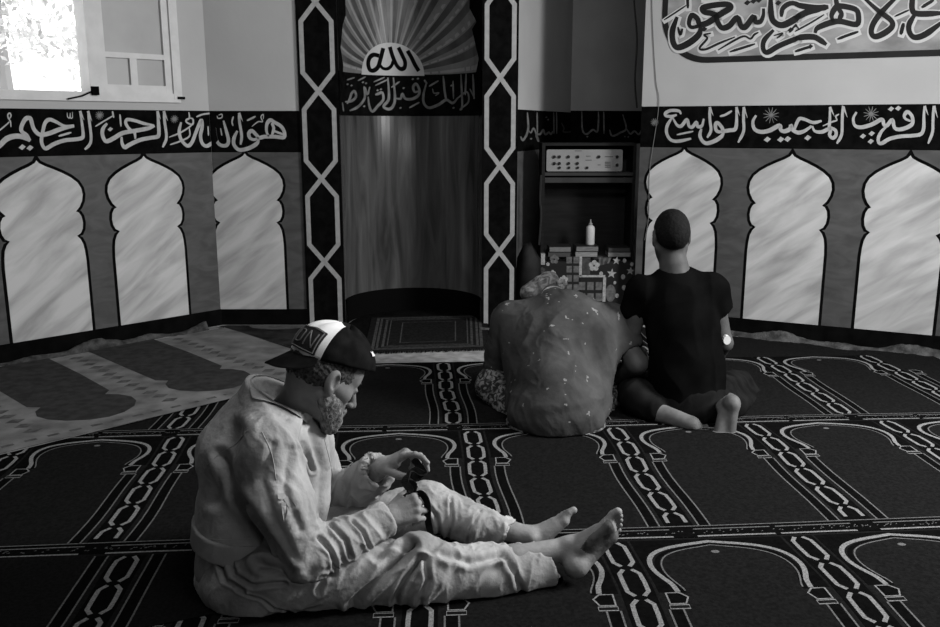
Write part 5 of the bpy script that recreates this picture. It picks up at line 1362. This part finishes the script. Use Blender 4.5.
for pts, Y, w_, dp in (([(352, 604), (372, 585), (398, 560), (412, 545)], 2.26, 0.012, 0.028), ([(395, 600), (405, 580), (420, 558)], 2.27, 0.008, 0.020), ([(420, 600), (428, 580), (425, 560)], 2.28, 0.007, 0.014), ([(334, 520), (338, 545), (326, 570), (318, 590)], 2.27, 0.007, 0.010),
                      ([(222, 565), (226, 580), (245, 590)], 2.26, 0.006, 0.012), ([(232, 560), (236, 575), (255, 585), (285, 582)], 2.26, 0.006, 0.012), ([(262, 565), (300, 575), (330, 572)], 2.25, 0.012, 0.018),
                      ([(422, 500), (436, 515), (440, 535)], 2.6, 0.006, 0.010), ([(450, 500), (452, 520), (448, 538)], 2.6, 0.005, 0.008), ([(480, 512), (470, 528), (466, 540)], 2.6, 0.005, 0.007), ([(238, 590), (270, 604), (315, 617)], 2.24, 0.004, 0.007), ([(505, 560), (515, 575), (522, 592)], 2.36, 0.008, 0.009), ([(440, 556), (470, 563), (500, 556)], 2.32, 0.010, 0.010)):
    a = pl3(pts, Y); best = np.full(len(v), 9.0)
    for i in range(len(a)-1):
        q = CO + (v - CO) * (a[i][1] / v[:, 1])[:, None]; _, dd = seg_t(q, a[i], a[i+1]); best = np.minimum(best, dd)
    front = (N @ nrm(CO - V(-0.2, 2.3, 0.1)) > 0.0) & (np.abs(v[:, 1] - Y) < 0.22)
    d += front * (-dp*np.exp(-(best/w_)**2) + 0.4*dp*np.exp(-((best - 2*w_)/w_)**2))
v = v + N * d[:, None]; v[:, 2] = np.maximum(v[:, 2], 0.012)
fc_ = v[Fc].mean(1); dd_ = nrm(kneeN - ankN) * -1; tb = (fc_ - P(485, 573, 2.395)) @ dd_
M_band = mat('reflective_tape', 0.42, 0.8, 0.08, 20, bump=0.2, bscale=300)
build_mesh('trousers', v, Fc, [M_cloth2, M_band], ma, ((np.abs(tb) < 0.033) & (np.linalg.norm(fc_ - P(485, 573, 2.395), axis=1) < 0.16)).astype(int))
M_band = mat('waist_band', 0.42, 0.85, 0.08, 20, bump=0.2, bscale=300)
# waist band wrapped round the jacket hem
M_band = mat('waist_band', 0.30, 0.85, 0.08, 20, bump=0.2, bscale=300)
WB_ = Field(V(-0.9, 2.1, 0.05), V(-0.15, 2.9, 0.42), 0.0042)
WB_.chain([P(246, 560, 2.46), P(250, 510, 2.47)], [0.162, 0.162], 0.05, flat=(V(0, 1, 0), 0.80))
bn = nrm(V(0.1, 0, 1.0)); WB_.halfspace_cut(P(230, 536, 2.33), bn); WB_.halfspace_cut(P(230, 556, 2.33), -bn)
v, Fc = WB_.mesh(); v = relax(v, Fc, 1, 0.5); N = vnormals(v, Fc); v = v + N*(0.0015*folds(v, V(0.1, 0, 1), 25, 6, 1.1))[:, None]
build_mesh('waist_band', v, Fc, M_band, ma)
# torn frayed patch on the sleeve, laid on the cloth
from mathutils.bvhtree import BVHTree
jk = bpy.data.objects['jacket']; bv = BVHTree.FromPolygons([v_.co[:] for v_ in jk.data.vertices], [tuple(p_.vertices) for p_ in jk.data.polygons])
def on_cloth(x, y, off=0.003):
    r = ray(x, y); h = bv.ray_cast(Vector(CO), Vector(r)); return np.array(h[0]) + np.array(h[1])*off*(1 if Vector(h[1]).dot(Vector(r)) < 0 else -1)
mb = MB()
for poly in ([(277, 494), (284, 493), (287, 497), (282, 500), (278, 499)], [(283, 499), (288, 496), (294, 503), (296, 507), (291, 505), (289, 509)], [(281, 502), (286, 503), (287, 512), (284, 522), (282, 512)]):
    mb.add([on_cloth(*q) for q in poly], [tuple(range(len(poly)))])
o_ = mb.build('torn_patch', M_band, ma); o_['label'] = 'pale frayed tear on the sleeve'
# breast pocket flap and seams drawn as thin raised stitching
for ln in ([(208, 465), (222, 452), (236, 444), (248, 430)], [(262, 432), (272, 455), (276, 480)], [(314, 412), (322, 432), (330, 462), (333, 480)], [(198, 537), (225, 540), (260, 538)]):
    mb = MB(); mb.tube([on_cloth(*q, 0.0004) for q in catmull(ln, 5)], 0.0013, 5); mb.build('seam', M_cloth, ma, True)
# near leaf of the shirt collar, folded down over the shoulder
top_ = catmull([(250, 389), (262, 392), (280, 397), (298, 405), (314, 415)], 5); bot_ = catmull([(254, 399), (266, 403), (282, 409), (297, 417), (306, 425)], 5)
mb = MB(); nn_ = len(top_); rows = 5; grid = []
for i in range(nn_):
    for j in range(rows + 1):
        q = top_[i] + (bot_[i] - top_[i]) * j / rows; grid.append(on_cloth(q[0], q[1], 0.0075))
g0 = np.array(grid).reshape(nn_, rows + 1, 3)
for _ in range(3):
    g1 = g0.copy(); g1[1:-1] = 0.5*g0[1:-1] + 0.25*(g0[:-2] + g0[2:]); g0 = g1
up_ = nrm(CO - g0.mean((0, 1)))
vs_ = [tuple(p_) for p_ in g0.reshape(-1, 3)] + [tuple(p_ - up_*0.010) for p_ in g0.reshape(-1, 3)]
K = nn_*(rows+1); fs_ = []
for i in range(nn_-1):
    for j in range(rows):
        a = i*(rows+1)+j; fs_.append((a, a+1, a+rows+2, a+rows+1))
for i in range(nn_-1):
    for j in (0, rows):
        a = i*(rows+1)+j; fs_.append((a, a+rows+1, K+a+rows+1, K+a))
for j in range(rows):
    for i in (0, nn_-1):
        a = i*(rows+1)+j; fs_.append((a, a+1, K+a+1, K+a))
mesh_obj('collar_leaf', vs_, fs_, M_cloth, ma, None, False)
# the dark strap the man is mending
M_strap = mat('black_strap', 0.014, 0.9, 0.4, 30, bump=0.4, bscale=120)
mb = MB()
def ribbon(pts, w, th, wdir):
    q = catmull(pts, 5); n = len(q); wd = nrm(wdir); a = []
    for i, p_ in enumerate(q):
        d_ = nrm(q[min(i+1, n-1)] - q[max(i-1, 0)]); s_ = nrm(wd - d_*(wd @ d_)); u_ = np.cross(d_, s_)
        a += [p_ + s_*w/2 + u_*th/2, p_ - s_*w/2 + u_*th/2, p_ - s_*w/2 - u_*th/2, p_ + s_*w/2 - u_*th/2]
    fs = [(4*i+k, 4*i+(k+1) % 4, 4*i+4+(k+1) % 4, 4*i+4+k) for i in range(n-1) for k in range(4)] + [(0, 3, 2, 1), (4*n-4, 4*n-3, 4*n-2, 4*n-1)]
    mb.add(a, fs)
ribbon([P(414, 459, 2.54), P(419, 466, 2.52), P(424, 474, 2.50), P(418, 478, 2.48), P(410, 474, 2.47), P(405, 482, 2.45), P(410, 490, 2.44), P(404, 496, 2.43)], 0.022, 0.005, V(0.7, 0.2, 0.5))
ribbon([P(405, 482, 2.46), P(414, 485, 2.45), P(413, 493, 2.44), P(422, 494, 2.43), P(427, 503, 2.43), P(428, 520, 2.44), P(431, 535, 2.45)], 0.020, 0.005, V(0.9, -0.2, 0.2))
ribbon([P(424, 474, 2.50), P(415, 470, 2.50), P(408, 476, 2.49)], 0.016, 0.006, V(0.2, 0.2, 0.9))
tag(mb.build('strap', M_strap, smooth=False), 'dark crumpled strap held between the hands of the seated man', 'strap')
# ================================================================ the two men at the back
M_tee = mat('dusty_grey_tshirt', 0.026, 0.95, scale=6, g2=0.070, detail=9, bump=0.5, bscale=60, bdist=0.004, lo=0.3, hi=0.72)
M_spot = mat('plaster_spots', 0.17, 0.95)
M_teeb = mat('black_tshirt', 0.0035, 0.95, 0.2, 10)
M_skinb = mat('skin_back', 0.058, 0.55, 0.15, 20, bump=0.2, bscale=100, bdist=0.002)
M_skinc = mat('skin_legs_lit', 0.115, 0.55, 0.2, 20, bump=0.2, bscale=100, bdist=0.002)  # paler skin: light on the shin and feet put into the colour
M_short = mat('patterned_shorts', 0.025, 0.95, scale=26, g2=0.22, detail=5, dist=2.0, lo=0.45, hi=0.6)
M_hairb = mat('black_hair', 0.004, 0.8, 0.3, 60, bump=0.7, bscale=300, bdist=0.004)
M_jean = mat('dark_trousers', 0.010, 0.95, 0.3, 12)
M_scarf = mat('patterned_cap_cloth', 0.06, 0.9, scale=30, g2=0.2, detail=6, dist=1.5)
# ---- man bowed forward in the grey shirt
p2 = empty('person', P(557, 436, 3.95) * V(1, 1, 0), 'person in a dusty grey t-shirt and patterned shorts, bowed forward beside the man in black', 'person')
Pz = lambda x, y, Y: P(x, y, Y)
butt = P(555, 418, 3.90); mid = P(556, 362, 4.05); upb = P(562, 318, 4.22); nk2 = P(553, 296, 4.36); hd2 = P(549, 301, 4.52)
sL = P(510, 318, 4.22); sR = P(612, 322, 4.20); eL = P(500, 372, 4.30); eR = P(637, 364, 4.06); hL = P(520, 385, 4.55); hR_ = P(582, 396, 4.50)
kL = P(497, 385, 4.22); kR = P(604, 395, 4.22); fL = P(545, 415, 4.45); fR = P(560, 418, 4.42)
Bf = Field(V(-0.1, 3.6, -0.01), V(1.0, 4.85, 0.95), 0.0065)
Bf.chain([butt, mid, upb, nk2], [0.12, 0.11, 0.11, 0.06], 0.04); Bf.cone(nk2, hd2, 0.055, 0.06, 0.02)
hR2 = frame(V(0.0, 0.75, -0.66), V(0, 0.66, 0.75)); HR2 = np.array([nrm(V(0.0, 0.70, -0.72)), V(-1, 0, 0), nrm(V(0, 0.72, 0.70))])
head(Bf, hd2, HR2, 0.98)
for s_, e_, h_ in ((sL, eL, hL), (sR, eR, hR_)):
    Bf.chain([s_, e_], [0.055, 0.052], 0.02); Bf.chain([e_, (e_+h_)/2, h_], [0.050, 0.042, 0.027], 0.02)
hand(Bf, hL, V(0.5, 0.6, -0.3), V(-0.3, 0.3, 0.9), -1, [0.5, 0.5, 0.6, 0.6]); hand(Bf, hR_, V(-0.5, 0.6, -0.3), V(0.3, 0.3, 0.9), 1, [0.5, 0.5, 0.6, 0.6])
for k_, f_, s_ in ((kL, fL, 1), (kR, fR, -1)):
    Bf.chain([butt, k_], [0.09, 0.06], 0.03); Bf.chain([k_, f_], [0.055, 0.038], 0.02)
    foot(Bf, f_, V(s_*0.9, 0.3, -0.1), V(0, 0.6, 0.8), -s_, 0.95)
v, Fc = Bf.mesh(); v = relax(v, Fc, 1, 0.4); v[:, 2] = np.maximum(v[:, 2], 0.008); build_mesh('body', v, Fc, M_skinb, p2)
Ts = Field(V(-0.1, 3.55, -0.01), V(1.0, 4.6, 0.95), 0.0065)
Ts.chain([P(557, 420, 3.84), P(556, 392, 3.92), P(557, 355, 4.06), P(561, 325, 4.19), P(556, 305, 4.30)], [0.185, 0.190, 0.195, 0.165, 0.085], 0.06, flat=(V(0, 0.96, 0.3), 1.30))
Ts.cone(P(520, 324, 4.20), P(604, 326, 4.19), 0.110, 0.110, 0.12, flat=(V(0, 0.8, 0.5), 1.1)); Ts.cone(P(530, 350, 4.12), P(590, 350, 4.12), 0.12, 0.12, 0.12); Ts.cone(P(533, 352, 4.12), P(537, 412, 3.92), 0.11, 0.12, 0.08); Ts.cone(P(586, 352, 4.12), P(582, 412, 3.92), 0.12, 0.125, 0.08)
Ts.ell(P(557, 410, 3.83), (0.215, 0.165, 0.155), None, 0.05)
Ts.chain([sL, P(502, 350, 4.24), P(499, 369, 4.26)], [0.085, 0.080, 0.082], 0.02); Ts.chain([sR, P(621, 340, 4.15), P(625, 347, 4.13)], [0.085, 0.080, 0.078], 0.04)
Ts.cone(P(498, 362, 4.26), P(494, 395, 4.30), 0.068, 0.095, 0.006, 'sub'); Ts.cone(P(622, 342, 4.14), P(643, 378, 4.06), 0.060, 0.095, 0.006, 'sub')
Ts.cone(nk2, hd2 + (hd2-nk2)*0.6, 0.066, 0.09, 0.008, 'sub')
Ts.halfspace_cut(P(557, 440, 3.66), nrm(V(0, 0.25, -1)))
v, Fc = Ts.mesh(); v = relax(v, Fc, 2, 0.5); N = vnormals(v, Fc)
d = 0.006*folds(v, V(0.5, 0.3, 1), 10, 5, 2.7) + 0.005*vnoise(v*10) + 0.003*folds(v, V(-0.5, 0.2, 1), 26, 10, 6.7)
low = np.clip((0.28 - v[:, 2])/0.2, 0, 1); d += low*0.012*folds(v, V(1, 0, 0.15), 16, 4, 5.0)
# spine line
_, dd = seg_t(v, P(556, 345, 3.85), P(561, 300, 4.16)); d += -0.004*np.exp(-(dd/0.02)**2)
v = v + N*d[:, None]; v[:, 2] = np.maximum(v[:, 2], 0.01)
fc = v[Fc].mean(1); sp = (vnoise(fc*38) > 0.72) & (vnoise(fc*90 + 3) > 0.0) & (fc[:, 2] > 0.08)
build_mesh('tshirt', v, Fc, [M_tee, M_spot], p2, sp.astype(int))
Sh = Field(V(-0.1, 3.55, -0.01), V(1.0, 4.7, 0.5), 0.0065)
Sh.ell(P(556, 423, 3.85), (0.225, 0.175, 0.11), None, 0.04)
Sh.chain([P(525, 415, 4.04), kL + V(0.0, 0, -0.005)], [0.115, 0.098], 0.04); Sh.chain([P(585, 415, 4.04), kR + V(0.01, 0, -0.005)], [0.115, 0.092], 0.04)
Sh.chain([kL, kL*0.55 + fL*0.45], [0.095, 0.08], 0.03); Sh.chain([kR, kR*0.55 + fR*0.45], [0.09, 0.08], 0.03)
v, Fc = Sh.mesh(); v = relax(v, Fc, 2, 0.5); N = vnormals(v, Fc); v = v + N*(0.008*folds(v, V(0.5, 0.3, 1), 16, 6, 3.0))[:, None]; v[:, 2] = np.maximum(v[:, 2], 0.01)
build_mesh('shorts', v, Fc, M_short, p2)
# cloth cap with a knotted flower on the bowed head
Cp = Field(hd2 - 0.2, hd2 + 0.2, 0.005); HL2 = lambda a, b, c: hd2 + HR2[0]*a + HR2[1]*b + HR2[2]*c
Cp.ell(P(546, 297, 4.44), (0.095, 0.10, 0.075), None, 0.01); Cp.cone(P(530, 293, 4.40), P(548, 283, 4.42), 0.05, 0.06, 0.03); Cp.cone(HL2(-0.02, 0, -0.08), nk2 - V(0, 0.1, 0), 0.075, 0.08, 0.01, 'sub')
v, Fc = Cp.mesh(); N = vnormals(v, Fc); v = v + N*(0.006*vnoise(v*30))[:, None]; build_mesh('cloth_cap', v, Fc, M_scarf, p2)
mb = MB(); mb.tube(catmull([P(541, 299, 4.31), P(545, 290, 4.32), P(553, 287, 4.33), P(562, 289, 4.33), P(568, 292, 4.33)], 5), 0.006, 6); mb.build('cap_band', M_p1, p2)
Kn = Field(P(564, 281, 4.36) - 0.07, P(564, 281, 4.36) + 0.07, 0.004)
for k in range(5): a = k*1.257; Kn.ball(P(562, 284, 4.36) + V(0.016*math.cos(a), 0, 0.016*math.sin(a)), 0.013, 0.005)
v, Fc = Kn.mesh(); build_mesh('cap_flower', v, Fc, M_p1, p2)

# ---- man in black
p3 = empty('person', P(690, 425, 3.95) * V(1, 1, 0), 'person in a black t-shirt with short black hair, kneeling before the white arch', 'person')
pl3_ = P(686, 392, 4.02); ch3 = P(680, 300, 4.12); nk3 = P(674, 266, 4.13); hd3 = P(671, 238, 4.15)
sL3 = P(641, 291, 4.13); sR3 = P(712, 289, 4.13); eL3 = P(630, 343, 4.12); eR3 = P(724, 343, 4.10); hL3 = P(650, 368, 4.45); hR3 = P(706, 375, 4.42)
B3 = Field(V(0.45, 3.45, -0.01), V(1.55, 4.9, 1.35), 0.0065)
B3.chain([pl3_, ch3, nk3], [0.12, 0.11, 0.062], 0.04); B3.cone(nk3 - V(0, 0, 0.02), hd3, 0.064, 0.060, 0.02)
HR3 = np.array([nrm(V(-0.05, 0.97, -0.22)), V(-1, -0.05, 0), nrm(V(0, 0.22, 0.97))])
head(B3, hd3, HR3, 1.06)
for s_, e_, h_, sd in ((sL3, eL3, hL3, -1), (sR3, eR3, hR3, 1)):
    B3.chain([s_, e_], [0.05, 0.040], 0.02); B3.chain([e_, e_*0.6+h_*0.4, h_], [0.041, 0.036, 0.026], 0.02); hand(B3, h_, V(0.0, 0.8, -0.4), V(0, 0.4, 0.9), sd, [0.4, 0.4, 0.5, 0.5])
kn3 = P(640, 400, 4.40); kn3r = P(735, 395, 4.45)
# left leg: shin and ankle lying along the floor, lit; right foot upright with the heel up
aL3 = P(690, 425, 3.80); 
B3.chain([P(632, 396, 4.02), P(655, 412, 3.92), aL3], [0.040, 0.044, 0.034], 0.02)
B3.cone(P(655, 411, 3.92), P(685, 422, 3.82), 0.048, 0.036, 0.02)
foot(B3, P(694, 424, 3.80), V(0.86, 0.10, -0.20), V(0.15, -0.5, 0.85), -1, 0.8)
foot(B3, P(727, 408, 3.82), V(-0.22, -0.12, -0.95), V(0.05, 0.97, -0.1), 1, 1.08, shin=P(728, 395, 4.15))
v, Fc = B3.mesh(); v = relax(v, Fc, 1, 0.4); v[:, 2] = np.maximum(v[:, 2], 0.008)
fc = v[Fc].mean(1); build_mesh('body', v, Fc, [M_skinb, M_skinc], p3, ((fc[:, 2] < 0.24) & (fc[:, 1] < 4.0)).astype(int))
Hh3 = Field(hd3 - 0.16, hd3 + 0.18, 0.004); HL3 = lambda a, b, c: hd3 + HR3[0]*a + HR3[1]*b + HR3[2]*c
Hh3.ell(HL3(-0.014, 0, 0.040), (0.108, 0.081, 0.096), HR3, 0.01); Hh3.ell(HL3(-0.038, 0, 0.012), (0.077, 0.074, 0.078), HR3, 0.02)
Hh3.halfspace_cut(HL3(0.07, 0, 0.0), HR3[0]); Hh3.halfspace_cut(HL3(-0.03, 0, -0.05), -HR3[2] + HR3[0]*0.3)
for y in (-1, 1): Hh3.ell(HL3(0.005, y*0.09, -0.01), (0.030, 0.030, 0.046), HR3, 0.004, 'sub')
v, Fc = Hh3.mesh(); N = vnormals(v, Fc); v = v + N*(0.0012*vnoise(v*120))[:, None]; build_mesh('hair', v, Fc, M_hairb, p3)
T3 = Field(V(0.5, 3.6, -0.01), V(1.5, 4.5, 1.05), 0.0065)
T3.chain([P(689, 402, 3.98), P(687, 370, 4.03), P(682, 330, 4.08), P(678, 300, 4.12), P(675, 282, 4.13)], [0.168, 0.165, 0.160, 0.150, 0.085], 0.06, flat=(V(0, 1, 0), 1.3))
T3.cone(sL3 + V(0, 0, 0.0), sR3, 0.068, 0.068, 0.05)
T3.chain([sL3, P(634, 311, 4.15)], [0.070, 0.066], 0.03); T3.chain([sR3, P(718, 308, 4.13)], [0.070, 0.066], 0.03)
T3.cone(P(633, 314, 4.15), P(630, 330, 4.17), 0.050, 0.070, 0.005, 'sub'); T3.cone(P(721, 311, 4.13), P(727, 328, 4.13), 0.050, 0.070, 0.005, 'sub')
T3.cone(P(674, 262, 4.13), P(675, 276, 4.13), 0.075, 0.06, 0.006, 'sub')
v, Fc = T3.mesh(); v = relax(v, Fc, 2, 0.5); N = vnormals(v, Fc); v = v + N*(0.008*folds(v, V(0.1, 0, 1), 11, 4, 4.4))[:, None]; v[:, 2] = np.maximum(v[:, 2], 0.012)
build_mesh('tshirt', v, Fc, M_teeb, p3)
J3 = Field(V(0.4, 3.5, -0.01), V(1.6, 4.9, 0.6), 0.0065)
J3.ell(P(690, 402, 4.02), (0.19, 0.19, 0.15), None, 0.03); J3.chain([P(665, 398, 4.05), P(640, 385, 4.38)], [0.10, 0.08], 0.03); J3.chain([P(715, 395, 4.06), P(738, 385, 4.45)], [0.10, 0.08], 0.03)
J3.chain([P(632, 385, 4.26), P(637, 397, 4.0), P(652, 409, 3.93)], [0.085, 0.078, 0.066], 0.03); J3.chain([P(745, 398, 4.4), P(732, 408, 4.0)], [0.08, 0.06], 0.03)
v, Fc = J3.mesh(); v = relax(v, Fc, 2, 0.5); N = vnormals(v, Fc); v = v + N*(0.006*folds(v, V(0.3, 0.3, 1), 16, 6, 3.0))[:, None]; v[:, 2] = np.maximum(v[:, 2], 0.01)
build_mesh('trousers', v, Fc, M_jean, p3)
mb = MB(); q = P(727, 340, 4.035); mb.prism([(q[0] + 0.018*math.cos(t), q[2] + 0.022*math.sin(t)) for t in np.linspace(0, 2*math.pi, 10, endpoint=False)], q[1] - 0.004, q[1] + 0.02, 0, M=lambda x, z, y: (x, y, z)); mb.build('elbow_white_spot', M_capw, p3)  # small white disc set on the right elbow
for yy in (362, 371):
    mb = MB(); mb.lathe([(0.001, -0.008), (0.008, -0.004), (0.009, 0.002), (0.004, 0.008), (0.001, 0.009)], P(645.5, yy, 4.06), 8); mb.build('bracelet_bead', M_capw, p2)
